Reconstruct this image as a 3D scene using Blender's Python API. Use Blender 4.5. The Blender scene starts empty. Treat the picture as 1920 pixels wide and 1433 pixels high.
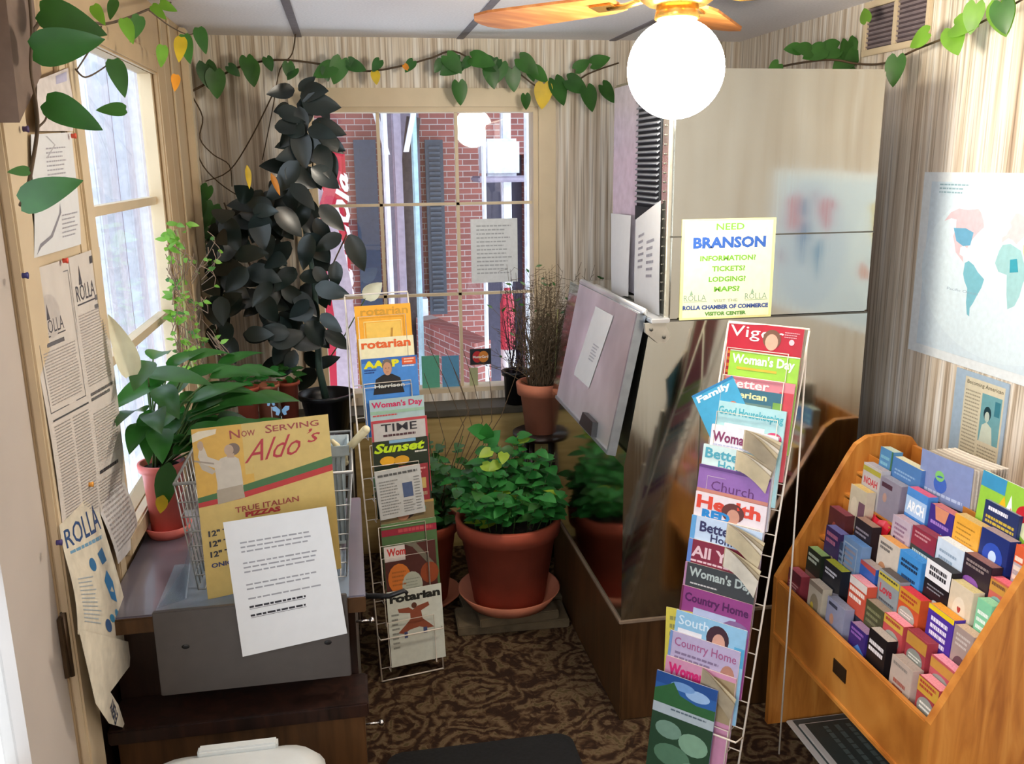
import bpy, bmesh, math, random
from mathutils import Vector, Matrix
R = math.radians
rnd = random.Random(7)
SC = bpy.context.scene
COL = SC.collection

# ------------------------------------------------------------------ camera, world, exposure
F_PX, CX, CY, CAM_H = 1680.0, 960.0, 716.5, 1.7
_y = Vector((645 - CX, CY - 310, -F_PX)).normalized()
_D = CY + (F_PX ** 2 + (645 - CX) * (1040 - CX)) / (CY - 310)
_z = -Vector((1040 - CX, CY - _D, -F_PX)).normalized()
_x = _y.cross(_z).normalized()
_z = _x.cross(_y).normalized()
ROT = Matrix((_x, _y, _z))
cam_data = bpy.data.cameras.new('camera')
cam = bpy.data.objects.new('camera', cam_data)
COL.objects.link(cam)
cam_data.sensor_width = 36
cam_data.lens = F_PX / 1920 * 36
cam_data.clip_start = 0.02
m4 = ROT.to_4x4(); m4.translation = Vector((0, 0, CAM_H))
cam.matrix_world = m4
SC.camera = cam
SC.view_settings.view_transform = 'Standard'
SC.view_settings.look = 'None'
SC.view_settings.gamma = 1.0
SC.view_settings.use_curve_mapping = False
SC.view_settings.exposure = 0.4
SC.cycles.use_denoising = True
SC.cycles.max_bounces = 8
SC.cycles.sample_clamp_indirect = 6.0
SC.cycles.caustics_reflective = False
SC.cycles.caustics_refractive = False

w = bpy.data.worlds.new('sky'); SC.world = w; w.use_nodes = True
wn = w.node_tree.nodes; wl = w.node_tree.links
bg = wn['Background']
bg.inputs['Color'].default_value = (0.80, 0.88, 1.0, 1)
bg.inputs['Strength'].default_value = 3.2

def add_area(name, loc, rot, sx, sy, power, color):
    l = bpy.data.lights.new(name, 'AREA'); l.shape = 'RECTANGLE'
    l.size = sx; l.size_y = sy; l.energy = power; l.color = color
    o = bpy.data.objects.new(name, l); COL.objects.link(o)
    o.location = loc; o.rotation_euler = rot
    o.visible_camera = True
    return o
# fill light added at an invented side window behind the camera
add_area('added_side_fill', (-.66, -.45, 1.45), (0, R(-98), 0), 1.1, 1.7, 62, (0.95, 0.97, 1.0))
LAMP_STRENGTH = 66.0

# ------------------------------------------------------------------ helpers
def ray(px, py):
    return ROT @ Vector((px - CX, CY - py, -F_PX))
def on(px, py, ax, v):
    """where the sight line through a pixel of the photo meets the real plane axis = v"""
    d = ray(px, py); c = Vector((0, 0, CAM_H)); i = 'xyz'.index(ax)
    return c + d * ((v - c[i]) / d[i])
def proj(p):
    c = ROT.transposed() @ (Vector(p) - Vector((0, 0, CAM_H)))
    return CX + F_PX * c.x / -c.z, CY - F_PX * c.y / -c.z
def V(*a): return Vector(a)

def lin(c):
    c = c / 255.0
    return c / 12.92 if c <= 0.04045 else ((c + 0.055) / 1.055) ** 2.4
def rgb(h):
    h = h.lstrip('#')
    return tuple(lin(int(h[i:i + 2], 16)) for i in (0, 2, 4)) + (1.0,)

_mats = {}
def mat(name, color, rough=0.6, metal=0.0, vary=0.12, scale=30.0, bump=0.0, spec=0.4, coat=0.0):
    if name in _mats: return _mats[name]
    m = bpy.data.materials.new(name); m.use_nodes = True
    nt = m.node_tree; n = nt.nodes; l = nt.links
    b = n['Principled BSDF']
    b.inputs['Roughness'].default_value = rough
    b.inputs['Metallic'].default_value = metal
    b.inputs['Specular IOR Level'].default_value = spec
    b.inputs['Coat Weight'].default_value = coat
    c = rgb(color)
    tc = n.new('ShaderNodeTexCoord'); no = n.new('ShaderNodeTexNoise')
    no.inputs['Scale'].default_value = scale; no.inputs['Detail'].default_value = 3
    l.new(tc.outputs['Object'], no.inputs['Vector'])
    r = n.new('ShaderNodeValToRGB')
    r.color_ramp.elements[0].position = 0.3; r.color_ramp.elements[1].position = 0.7
    r.color_ramp.elements[0].color = tuple(x * (1 - vary) for x in c[:3]) + (1,)
    r.color_ramp.elements[1].color = tuple(min(1, x * (1 + vary)) for x in c[:3]) + (1,)
    l.new(no.outputs['Fac'], r.inputs['Fac']); l.new(r.outputs['Color'], b.inputs['Base Color'])
    if bump:
        bu = n.new('ShaderNodeBump'); bu.inputs['Strength'].default_value = bump
        bu.inputs['Distance'].default_value = 0.004
        l.new(no.outputs['Fac'], bu.inputs['Height']); l.new(bu.outputs['Normal'], b.inputs['Normal'])
    _mats[name] = m
    return m
def ink(h):
    return mat('print_' + h.lstrip('#').lower(), h, 0.42, vary=0.05, scale=60, spec=0.45)
def two_sided_leaf(name, h, rough=0.4, trans=0.25):
    if name in _mats: return _mats[name]
    m = mat(name, h, rough, vary=0.3, scale=14, spec=0.5)
    b = m.node_tree.nodes['Principled BSDF']
    nt = m.node_tree; out = nt.nodes['Material Output']
    tr = nt.nodes.new('ShaderNodeBsdfTranslucent'); mx = nt.nodes.new('ShaderNodeMixShader')
    c = rgb(h); tr.inputs['Color'].default_value = (min(1, c[0] * 1.6), min(1, c[1] * 1.9), c[2], 1)
    mx.inputs[0].default_value = trans
    nt.links.new(b.outputs[0], mx.inputs[1]); nt.links.new(tr.outputs[0], mx.inputs[2])
    nt.links.new(mx.outputs[0], out.inputs['Surface'])
    return m
def emis(name, h, s):
    m = bpy.data.materials.new(name); m.use_nodes = True
    n = m.node_tree.nodes; b = n['Principled BSDF']
    b.inputs['Base Color'].default_value = rgb(h)
    b.inputs['Emission Color'].default_value = rgb(h); b.inputs['Emission Strength'].default_value = s
    _mats[name] = m
    return m
def ramp_mat(name, stops, rough=0.6, kind='noise', scale=(1, 1, 1), detail=4, distort=0.0, nscale=5.0, bump=0.0, metal=0.0, spec=0.4):
    m = bpy.data.materials.new(name); m.use_nodes = True
    n = m.node_tree.nodes; l = m.node_tree.links; b = n['Principled BSDF']
    b.inputs['Roughness'].default_value = rough; b.inputs['Metallic'].default_value = metal
    b.inputs['Specular IOR Level'].default_value = spec
    tc = n.new('ShaderNodeTexCoord'); mp = n.new('ShaderNodeMapping')
    mp.inputs['Scale'].default_value = scale
    l.new(tc.outputs['Object'], mp.inputs['Vector'])
    if kind == 'noise':
        t = n.new('ShaderNodeTexNoise'); t.inputs['Scale'].default_value = nscale
        t.inputs['Detail'].default_value = detail; t.inputs['Distortion'].default_value = distort
        fac = t.outputs['Fac']
    l.new(mp.outputs['Vector'], t.inputs['Vector'])
    r = n.new('ShaderNodeValToRGB')
    e = r.color_ramp.elements
    while len(e) < len(stops): e.new(0.5)
    for i, (p, h) in enumerate(stops):
        e[i].position = p; e[i].color = rgb(h)
    l.new(fac, r.inputs['Fac']); l.new(r.outputs['Color'], b.inputs['Base Color'])
    if bump:
        bu = n.new('ShaderNodeBump'); bu.inputs['Strength'].default_value = bump; bu.inputs['Distance'].default_value = 0.003
        l.new(fac, bu.inputs['Height']); l.new(bu.outputs['Normal'], b.inputs['Normal'])
    _mats[name] = m
    return m

# ---- text outlines (built-in font) turned into flat polygons, cached
_txt = {}
def text_poly(s, bold=0.0, shear=0.0):
    k = (s, bold, shear)
    if k in _txt: return _txt[k]
    cu = bpy.data.curves.new('glyphs', 'FONT'); cu.body = s; cu.size = 1.0
    cu.offset = bold; cu.shear = shear; cu.resolution_u = 2
    o = bpy.data.objects.new('glyphs', cu)
    COL.objects.link(o)
    dg = bpy.context.evaluated_depsgraph_get()
    me = bpy.data.meshes.new_from_object(o.evaluated_get(dg))
    vs = [(v.co.x, v.co.y) for v in me.vertices]
    fs = [tuple(p.vertices) for p in me.polygons]
    bpy.data.objects.remove(o); bpy.data.curves.remove(cu); bpy.data.meshes.remove(me)
    x0 = min(v[0] for v in vs); x1 = max(v[0] for v in vs)
    y0 = min(v[1] for v in vs); y1 = max(v[1] for v in vs)
    # keep the normals facing +z
    f2 = []
    for f in fs:
        a = sum(vs[f[i]][0] * vs[f[(i + 1) % len(f)]][1] - vs[f[(i + 1) % len(f)]][0] * vs[f[i]][1] for i in range(len(f)))
        f2.append(f if a > 0 else tuple(reversed(f)))
    out = ([((x - x0) / (x1 - x0), (y - y0) / (y1 - y0)) for x, y in vs], f2)
    _txt[k] = out
    return out

class MB:
    def __init__(s): s.v = []; s.f = []; s.m = []; s.mats = []; s.smooth = []
    def mi(s, m):
        if m not in s.mats: s.mats.append(m)
        return s.mats.index(m)
    def add(s, vs, fs, m, smooth=False):
        b = len(s.v); i = s.mi(m)
        s.v += [Vector(v) for v in vs]
        for f in fs:
            s.f.append(tuple(b + k for k in f)); s.m.append(i); s.smooth.append(smooth)
    def poly(s, pts, m): s.add(pts, [tuple(range(len(pts)))], m)
    def box(s, c, d, m, rot=None, bev=0.0):
        if bev > 0:
            bm = bmesh.new(); bmesh.ops.create_cube(bm, size=1)
            bmesh.ops.scale(bm, vec=d, verts=bm.verts)
            bmesh.ops.bevel(bm, geom=list(bm.edges), offset=min(bev, min(d) * 0.45), segments=2, affect='EDGES')
            vs = [v.co.copy() for v in bm.verts]; bm.verts.index_update()
            fs = [tuple(v.index for v in f.verts) for f in bm.faces]; bm.free()
        else:
            vs = [Vector((x * d[0] / 2, y * d[1] / 2, z * d[2] / 2)) for x in (-1, 1) for y in (-1, 1) for z in (-1, 1)]
            fs = [(0, 1, 3, 2), (4, 6, 7, 5), (0, 4, 5, 1), (2, 3, 7, 6), (0, 2, 6, 4), (1, 5, 7, 3)]
        if rot is not None: vs = [rot @ v for v in vs]
        s.add([Vector(c) + v for v in vs], fs, m)
    def span(s, a, b, m, bev=0.0):
        a = Vector(a); b = Vector(b)
        s.box((a + b) / 2, [abs(q) for q in (b - a)], m, bev=bev)
    def prism(s, pts, off, m):
        """closed outline pts (3D) pushed along off"""
        n = len(pts); pts = [Vector(p) for p in pts]; off = Vector(off)
        vs = pts + [p + off for p in pts]
        fs = [tuple(reversed(range(n))), tuple(range(n, 2 * n))] + [(i, (i + 1) % n, n + (i + 1) % n, n + i) for i in range(n)]
        s.add(vs, fs, m)
    def tube(s, path, r, m, n=6, r2=None, closed=False):
        path = [Vector(p) for p in path]; k = len(path)
        if r2 is None: r2 = r
        vs = []; fs = []
        up = None
        for i, p in enumerate(path):
            a = path[i - 1] if (i > 0 or closed) else p
            b = path[(i + 1) % k] if (i < k - 1 or closed) else p
            d = (b - a)
            if d.length < 1e-9: d = Vector((0, 0, 1))
            d.normalize()
            if up is None or abs(up.dot(d)) > 0.98:
                up = Vector((0, 0, 1)) if abs(d.z) < 0.9 else Vector((1, 0, 0))
            x = d.cross(up).normalized(); y = x.cross(d).normalized(); up = y
            rr = r + (r2 - r) * i / max(1, k - 1)
            for j in range(n):
                t = 2 * math.pi * j / n
                vs.append(p + x * math.cos(t) * rr + y * math.sin(t) * rr)
        for i in range(k if closed else k - 1):
            for j in range(n):
                a = i * n + j; b = i * n + (j + 1) % n
                c = ((i + 1) % k) * n + (j + 1) % n; d = ((i + 1) % k) * n + j
                fs.append((a, b, c, d))
        if not closed:
            fs.append(tuple(reversed(range(n)))); fs.append(tuple(range((k - 1) * n, k * n)))
        s.add(vs, fs, m, True)
    def lathe(s, prof, m, c=(0, 0, 0), n=32, M=None, cap=False):
        c = Vector(c); vs = []; fs = []; k = len(prof)
        for r, z in prof:
            for j in range(n):
                t = 2 * math.pi * j / n
                p = Vector((r * math.cos(t), r * math.sin(t), z))
                if M is not None: p = M @ p
                vs.append(c + p)
        for i in range(k - 1):
            for j in range(n):
                fs.append((i * n + j, i * n + (j + 1) % n, (i + 1) * n + (j + 1) % n, (i + 1) * n + j))
        if cap:
            fs.append(tuple(reversed(range(n)))); fs.append(tuple(range((k - 1) * n, k * n)))
        s.add(vs, fs, m, True)
    def ball(s, c, r, m, seg=20, rings=12, sc=(1, 1, 1)):
        prof = [(max(1e-5, r * math.sin(math.pi * i / rings)), -r * math.cos(math.pi * i / rings)) for i in range(rings + 1)]
        s.lathe(prof, m, c, seg, Matrix.Diagonal(Vector(sc)))
    def leaf(s, base, d, nrm, L, W, m, heart=0.0, droop=0.25, fold=0.18, tip=1.0, n=6):
        """leaf blade: a folded, drooping grid with a pointed tip and, if heart > 0, lobes behind the stalk"""
        base = Vector(base); d = Vector(d).normalized(); nrm = Vector(nrm)
        side = d.cross(nrm)
        if side.length < 1e-4: side = d.orthogonal()
        side.normalize(); nrm = side.cross(d).normalized()
        vs = []; fs = []
        for i in range(n + 1):
            t = i / n
            wv = (math.sin(math.pi * min(1, (t ** 0.75) * 0.97 + 0.03)) ** 0.8) if heart == 0 else \
                 (max(0.0, math.sin(math.pi * (t * .97 + .03) ** 0.58)) ** 0.75)
            wv = max(0.02, wv * (1 if t < .99 else 0.02)) * W / 2
            back = -heart * L * (1 - t) ** 3
            cen = base + d * (t * L) - nrm * (droop * L * t * t)
            up = nrm * (fold * wv)
            vs += [cen - side * wv + up + d * back, cen - side * wv * .55 + up * .35 + d * back * .8, cen,
                   cen + side * wv * .55 + up * .35 + d * back * .8, cen + side * wv + up + d * back]
        for i in range(n):
            for j in range(4):
                a = i * 5 + j
                fs.append((a, a + 1, a + 6, a + 5))
        s.add(vs, fs, m, True)
    def build(s, name, parent=None, origin=None):
        me = bpy.data.meshes.new(name)
        if parent is not None:
            inv = parent['_m'] if False else PM[parent.name].inverted()
            vs = [inv @ v for v in s.v]; M = None
        else:
            if origin is None:
                xs = [v.x for v in s.v]; ys = [v.y for v in s.v]; zs = [v.z for v in s.v]
                origin = Vector(((min(xs) + max(xs)) / 2, (min(ys) + max(ys)) / 2, min(zs)))
            M = Matrix.Translation(Vector(origin)); inv = M.inverted(); vs = [inv @ v for v in s.v]
        me.from_pydata([tuple(v) for v in vs], [], s.f)
        for m in s.mats: me.materials.append(m)
        me.polygons.foreach_set('material_index', s.m)
        me.polygons.foreach_set('use_smooth', s.smooth)
        me.update()
        o = bpy.data.objects.new(name, me); COL.objects.link(o)
        if parent is not None: o.parent = parent; PM[o.name] = PM[parent.name]
        else: o.matrix_world = M; PM[o.name] = M
        return o
PM = {}
LABELS = set()
def tag(o, label, cat, group=None, kind=None):
    if label: o['label'] = label
    if cat: o['category'] = cat
    if group: o['group'] = group
    if kind: o['kind'] = kind
    return o
def thing(name, label, cat, loc, rotz=0.0, group=None, kind=None):
    o = bpy.data.objects.new(name, None); COL.objects.link(o)
    M = Matrix.Translation(Vector(loc)) @ Matrix.Rotation(rotz, 4, 'Z')
    o.matrix_world = M; PM[o.name] = M
    o.empty_display_size = 0.05
    return tag(o, label, cat, group, kind)
def struct(mb, name, parent=None):
    o = mb.build(name, parent)
    if parent is None: o['kind'] = 'structure'
    return o

class Page:
    """flat or gently bent printed sheet. fn(u, v, lift) -> point; u to the right, v upward, both in metres"""
    def __init__(s, mb, fn, w, h): s.mb = mb; s.fn = fn; s.w = w; s.h = h; s.k = 0
    def _l(s): s.k += 1; return 0.0003 + 0.00003 * s.k
    def base(s, m, nx=1, ny=1, lift=0.0):
        vs = [s.fn(s.w * i / nx, s.h * j / ny, lift) for j in range(ny + 1) for i in range(nx + 1)]
        fs = [(j * (nx + 1) + i, j * (nx + 1) + i + 1, (j + 1) * (nx + 1) + i + 1, (j + 1) * (nx + 1) + i) for j in range(ny) for i in range(nx)]
        s.mb.add(vs, fs, m, nx > 1 or ny > 1)
    # below: coordinates are fractions, a from the left, b from the TOP
    def P(s, a, b, l): return s.fn(a * s.w, (1 - b) * s.h, l)
    def rect(s, a0, b0, a1, b1, h, n=1, ny=1):
        l = s._l(); vs = [s.P(a0 + (a1 - a0) * i / n, b1 + (b0 - b1) * j / ny, l) for j in range(ny + 1) for i in range(n + 1)]
        s.mb.add(vs, [(j * (n + 1) + i, j * (n + 1) + i + 1, (j + 1) * (n + 1) + i + 1, (j + 1) * (n + 1) + i) for j in range(ny) for i in range(n)], ink(h))
    def poly(s, pts, h):
        l = s._l(); a = sum(pts[i][0] * pts[(i + 1) % len(pts)][1] - pts[(i + 1) % len(pts)][0] * pts[i][1] for i in range(len(pts)))
        if a > 0: pts = list(reversed(pts))
        s.mb.poly([s.P(x, y, l) for x, y in pts], ink(h))
    def ell(s, cx, cy, rx, ry, h, n=16):
        s.poly([(cx + rx * math.cos(2 * math.pi * i / n), cy + ry * math.sin(2 * math.pi * i / n)) for i in range(n)], h)
    def text(s, t, a, b, wd, ht, h, bold=0.0, shear=0.0, slope=0.0):
        """t fills the box whose TOP-left is (a, b), wd wide, ht tall"""
        l = s._l(); vs, fs = text_poly(t, bold, shear)
        s.mb.add([s.P(a + x * wd, b + (1 - y) * ht - slope * x * wd, l) for x, y in vs], fs, ink(h))
    def lines(s, a0, b0, a1, b1, n, h='8a8a8a', fill=0.45, seed=1, ragged=0.25, slope=0.0):
        """n rows of small print, each broken into words"""
        r = random.Random(seed); l = s._l(); st = (b1 - b0) / n
        vs = []; fs = []
        for i in range(n):
            a = a0; end = a1 - (a1 - a0) * ragged * r.random()
            while a < end:
                ww = (a1 - a0) * r.uniform(.05, .14); e = min(end, a + ww)
                y0 = b0 + i * st; y1 = y0 + st * fill
                k = len(vs)
                vs += [s.P(a, y1 - slope * (a - a0), l), s.P(e, y1 - slope * (e - a0), l), s.P(e, y0 - slope * (e - a0), l), s.P(a, y0 - slope * (a - a0), l)]
                fs.append((k, k + 1, k + 2, k + 3)); a = e + (a1 - a0) * .02
        s.mb.add(vs, fs, ink(h))
    def frame(s, a0, b0, a1, b1, t, h):
        s.rect(a0, b0, a1, b0 + t, h); s.rect(a0, b1 - t, a1, b1, h); s.rect(a0, b0, a0 + t, b1, h); s.rect(a1 - t, b0, a1, b1, h)
    def draw(s, cmds):
        for c in cmds:
            k = c[0]
            if k == 'r': s.rect(*c[1:])
            elif k == 't': s.text(*c[1:])
            elif k == 'e': s.ell(*c[1:])
            elif k == 'p': s.poly(*c[1:])
            elif k == 'l': s.lines(*c[1:])
            elif k == 'f': s.frame(*c[1:])
def flat(o, u, v, w=None):
    o = Vector(o); u = Vector(u).normalized(); v = Vector(v).normalized(); n = u.cross(v)
    return lambda a, b, l: o + u * a + v * b + n * l
def quad_fn(tl, tr, br, bl, w, h):
    """bilinear sheet through four real corners"""
    tl, tr, br, bl = map(Vector, (tl, tr, br, bl)); n = (tr - tl).cross(tl - bl).normalized()
    def fn(a, b, l):
        s = a / w; t = b / h
        return (bl * (1 - s) + br * s) * (1 - t) + (tl * (1 - s) + tr * s) * t + n * l
    return fn

# ------------------------------------------------------------------ materials
X_L, X_R, Y_B, Z_C, Y_F = -0.58, 1.75, 3.95, 2.21, -1.7
M_panel = None
def make_panel_mat():
    """vertical wood-grain wallboard: pale cream ground with tan and grey streaks and fine vertical grooves"""
    m = bpy.data.materials.new('streaked_wallboard'); m.use_nodes = True
    n = m.node_tree.nodes; l = m.node_tree.links; b = n['Principled BSDF']
    b.inputs['Roughness'].default_value = 0.55
    tc = n.new('ShaderNodeTexCoord')
    sep = n.new('ShaderNodeSeparateXYZ'); l.new(tc.outputs['Object'], sep.inputs[0])
    ad = n.new('ShaderNodeMath'); ad.operation = 'ADD'
    l.new(sep.outputs['X'], ad.inputs[0]); l.new(sep.outputs['Y'], ad.inputs[1])
    co = n.new('ShaderNodeCombineXYZ')
    l.new(ad.outputs[0], co.inputs['X']); l.new(sep.outputs['Z'], co.inputs['Z'])
    def streak(sx, sz, det):
        mp = n.new('ShaderNodeMapping'); mp.inputs['Scale'].default_value = (sx, 1, sz)
        l.new(co.outputs[0], mp.inputs['Vector'])
        t = n.new('ShaderNodeTexNoise'); t.inputs['Scale'].default_value = 1.0; t.inputs['Detail'].default_value = det
        l.new(mp.outputs[0], t.inputs['Vector']); return t
    t1 = streak(38, 0.9, 3); t2 = streak(140, 2.2, 2); t3 = streak(11, 0.4, 1)
    r1 = n.new('ShaderNodeValToRGB'); e = r1.color_ramp.elements
    stops = [(0.30, '#a08d78'), (0.40, '#c3b29c'), (0.50, '#d8ccb9'), (0.58, '#e4dccf'), (0.70, '#eeeae2')]
    while len(e) < len(stops): e.new(0.5)
    for i, (p, h) in enumerate(stops): e[i].position = p; e[i].color = rgb(h)
    l.new(t1.outputs['Fac'], r1.inputs['Fac'])
    r2 = n.new('ShaderNodeValToRGB'); e = r2.color_ramp.elements
    e[0].position = 0.36; e[0].color = rgb('#8c8071'); e[1].position = 0.5; e[1].color = (1, 1, 1, 1)
    l.new(t2.outputs['Fac'], r2.inputs['Fac'])
    mx = n.new('ShaderNodeMix'); mx.data_type = 'RGBA'; mx.blend_type = 'MULTIPLY'; mx.inputs[0].default_value = 0.5
    l.new(r1.outputs[0], mx.inputs[6]); l.new(r2.outputs[0], mx.inputs[7])
    l.new(mx.outputs[2], b.inputs['Base Color'])
    bu = n.new('ShaderNodeBump'); bu.inputs['Strength'].default_value = 0.3; bu.inputs['Distance'].default_value = 0.003
    l.new(t2.outputs['Fac'], bu.inputs['Height']); l.new(bu.outputs['Normal'], b.inputs['Normal'])
    _mats['streaked_wallboard'] = m
    return m
M_panel = make_panel_mat()

def make_carpet():
    """brown carpet with a tan scroll and rosette pattern"""
    m = bpy.data.materials.new('floral_carpet'); m.use_nodes = True
    n = m.node_tree.nodes; l = m.node_tree.links; b = n['Principled BSDF']
    b.inputs['Roughness'].default_value = 0.95; b.inputs['Specular IOR Level'].default_value = 0.1
    tc = n.new('ShaderNodeTexCoord')
    wob = n.new('ShaderNodeTexNoise'); wob.inputs['Scale'].default_value = 6; wob.inputs['Detail'].default_value = 2
    l.new(tc.outputs['Object'], wob.inputs['Vector'])
    sc = n.new('ShaderNodeVectorMath'); sc.operation = 'SCALE'; sc.inputs['Scale'].default_value = 0.16
    l.new(wob.outputs['Color'], sc.inputs[0])
    add = n.new('ShaderNodeVectorMath'); add.operation = 'ADD'
    l.new(tc.outputs['Object'], add.inputs[0]); l.new(sc.outputs[0], add.inputs[1])
    vo = n.new('ShaderNodeTexVoronoi'); vo.inputs['Scale'].default_value = 5.2
    l.new(add.outputs[0], vo.inputs['Vector'])
    def math_(op, a, bv):
        x = n.new('ShaderNodeMath'); x.operation = op
        l.new(a, x.inputs[0])
        if isinstance(bv, (int, float)): x.inputs[1].default_value = bv
        else: l.new(bv, x.inputs[1])
        return x.outputs[0]
    ring = math_('SINE', math_('MULTIPLY', vo.outputs['Distance'], 34.0), 0.0)
    vo2 = n.new('ShaderNodeTexVoronoi'); vo2.feature = 'DISTANCE_TO_EDGE'; vo2.inputs['Scale'].default_value = 13
    l.new(add.outputs[0], vo2.inputs['Vector'])
    e2 = math_('LESS_THAN', vo2.outputs['Distance'], 0.07)
    n3 = n.new('ShaderNodeTexNoise'); n3.inputs['Scale'].default_value = 22; n3.inputs['Detail'].default_value = 2
    n3.inputs['Distortion'].default_value = 2.4
    l.new(tc.outputs['Object'], n3.inputs['Vector'])
    s = math_('ADD', math_('MULTIPLY', ring, 0.22), n3.outputs['Fac'])
    s = math_('SUBTRACT', s, math_('MULTIPLY', e2, 0.2))
    r = n.new('ShaderNodeValToRGB'); e = r.color_ramp.elements
    stops = [(0.22, '#2c1e15'), (0.36, '#3e2c1e'), (0.46, '#4c3a28'), (0.56, '#584733'), (0.68, '#63523c'), (0.8, '#4c4029')]
    while len(e) < len(stops): e.new(0.5)
    for i, (p, h) in enumerate(stops): e[i].position = p; e[i].color = rgb(h)
    l.new(s, r.inputs['Fac']); l.new(r.outputs[0], b.inputs['Base Color'])
    pile = n.new('ShaderNodeTexNoise'); pile.inputs['Scale'].default_value = 260
    l.new(tc.outputs['Object'], pile.inputs['Vector'])
    bu = n.new('ShaderNodeBump'); bu.inputs['Strength'].default_value = 0.5; bu.inputs['Distance'].default_value = 0.004
    l.new(pile.outputs['Fac'], bu.inputs['Height']); l.new(bu.outputs['Normal'], b.inputs['Normal'])
    return m

def make_brick(name, c1='#94564f', c2='#7e4a46', mortar='#a89d9a', scale=6.5, rot=False):
    m = bpy.data.materials.new(name); m.use_nodes = True
    n = m.node_tree.nodes; l = m.node_tree.links; b = n['Principled BSDF']; b.inputs['Roughness'].default_value = 0.85
    tc = n.new('ShaderNodeTexCoord'); sep = n.new('ShaderNodeSeparateXYZ'); l.new(tc.outputs['Object'], sep.inputs[0])
    ad = n.new('ShaderNodeMath'); ad.operation = 'ADD'; l.new(sep.outputs['X'], ad.inputs[0]); l.new(sep.outputs['Y'], ad.inputs[1])
    co = n.new('ShaderNodeCombineXYZ'); l.new(ad.outputs[0], co.inputs['X']); l.new(sep.outputs['Z'], co.inputs['Y'])
    br = n.new('ShaderNodeTexBrick'); br.inputs['Scale'].default_value = scale
    br.inputs['Color1'].default_value = rgb(c1); br.inputs['Color2'].default_value = rgb(c2); br.inputs['Mortar'].default_value = rgb(mortar)
    br.inputs['Mortar Size'].default_value = 0.02; br.inputs['Brick Width'].default_value = 0.8; br.inputs['Row Height'].default_value = 0.28
    l.new(co.outputs[0], br.inputs['Vector']); l.new(br.outputs['Color'], b.inputs['Base Color'])
    return m

M_carpet = make_carpet()
M_brick = make_brick('red_brick')
M_trim = mat('cream_paint', '#cdbb9c', 0.45, vary=0.05, scale=8)
M_trim2 = mat('tan_paint', '#b89f7c', 0.5, vary=0.06, scale=6)
M_white = mat('white_paint', '#dcdad6', 0.45, vary=0.04)
M_door = mat('door_white_paint', '#bdb4ac', 0.5, vary=0.05, scale=5)
M_ceil = mat('ceiling_tile', '#efebed', 0.85, vary=0.06, scale=120, bump=0.15)
M_ceilbar = mat('ceiling_bar', '#77717a', 0.5)
M_dark = mat('dark_void_paint', '#1c1815', 0.8)
M_glass = bpy.data.materials.new('window_glass'); M_glass.use_nodes = True
_n = M_glass.node_tree.nodes; _l = M_glass.node_tree.links
_n.remove(_n['Principled BSDF'])
_gl = _n.new('ShaderNodeBsdfGlossy'); _gl.inputs['Roughness'].default_value = 0.02; _gl.inputs['Color'].default_value = (1, 1, 1, 1)
_tr = _n.new('ShaderNodeBsdfTransparent'); _tr.inputs['Color'].default_value = (.95, .97, .97, 1)
_lw = _n.new('ShaderNodeLayerWeight'); _lw.inputs['Blend'].default_value = 0.5
_pw = _n.new('ShaderNodeMath'); _pw.operation = 'POWER'; _pw.inputs[1].default_value = 5.0
_fr = _n.new('ShaderNodeMath'); _fr.operation = 'MULTIPLY_ADD'; _fr.inputs[1].default_value = 0.5; _fr.inputs[2].default_value = 0.03
_l.new(_lw.outputs['Facing'], _pw.inputs[0]); _l.new(_pw.outputs[0], _fr.inputs[0])
_mx = _n.new('ShaderNodeMixShader'); _l.new(_fr.outputs[0], _mx.inputs[0]); _l.new(_tr.outputs[0], _mx.inputs[1]); _l.new(_gl.outputs[0], _mx.inputs[2])
_l.new(_mx.outputs[0], _n['Material Output'].inputs['Surface'])
M_clear = bpy.data.materials.new('clear_acrylic'); M_clear.use_nodes = True
_n = M_clear.node_tree.nodes; _l = M_clear.node_tree.links; _b = _n['Principled BSDF']
_b.inputs['Base Color'].default_value = rgb('#aebccb'); _b.inputs['Roughness'].default_value = 0.15
_tr = _n.new('ShaderNodeBsdfTransparent'); _tr.inputs['Color'].default_value = (.86, .91, .95, 1)
_mx = _n.new('ShaderNodeMixShader'); _mx.inputs[0].default_value = 0.32
_l.new(_tr.outputs[0], _mx.inputs[1]); _l.new(_b.outputs[0], _mx.inputs[2]); _l.new(_mx.outputs[0], _n['Material Output'].inputs['Surface'])

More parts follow.
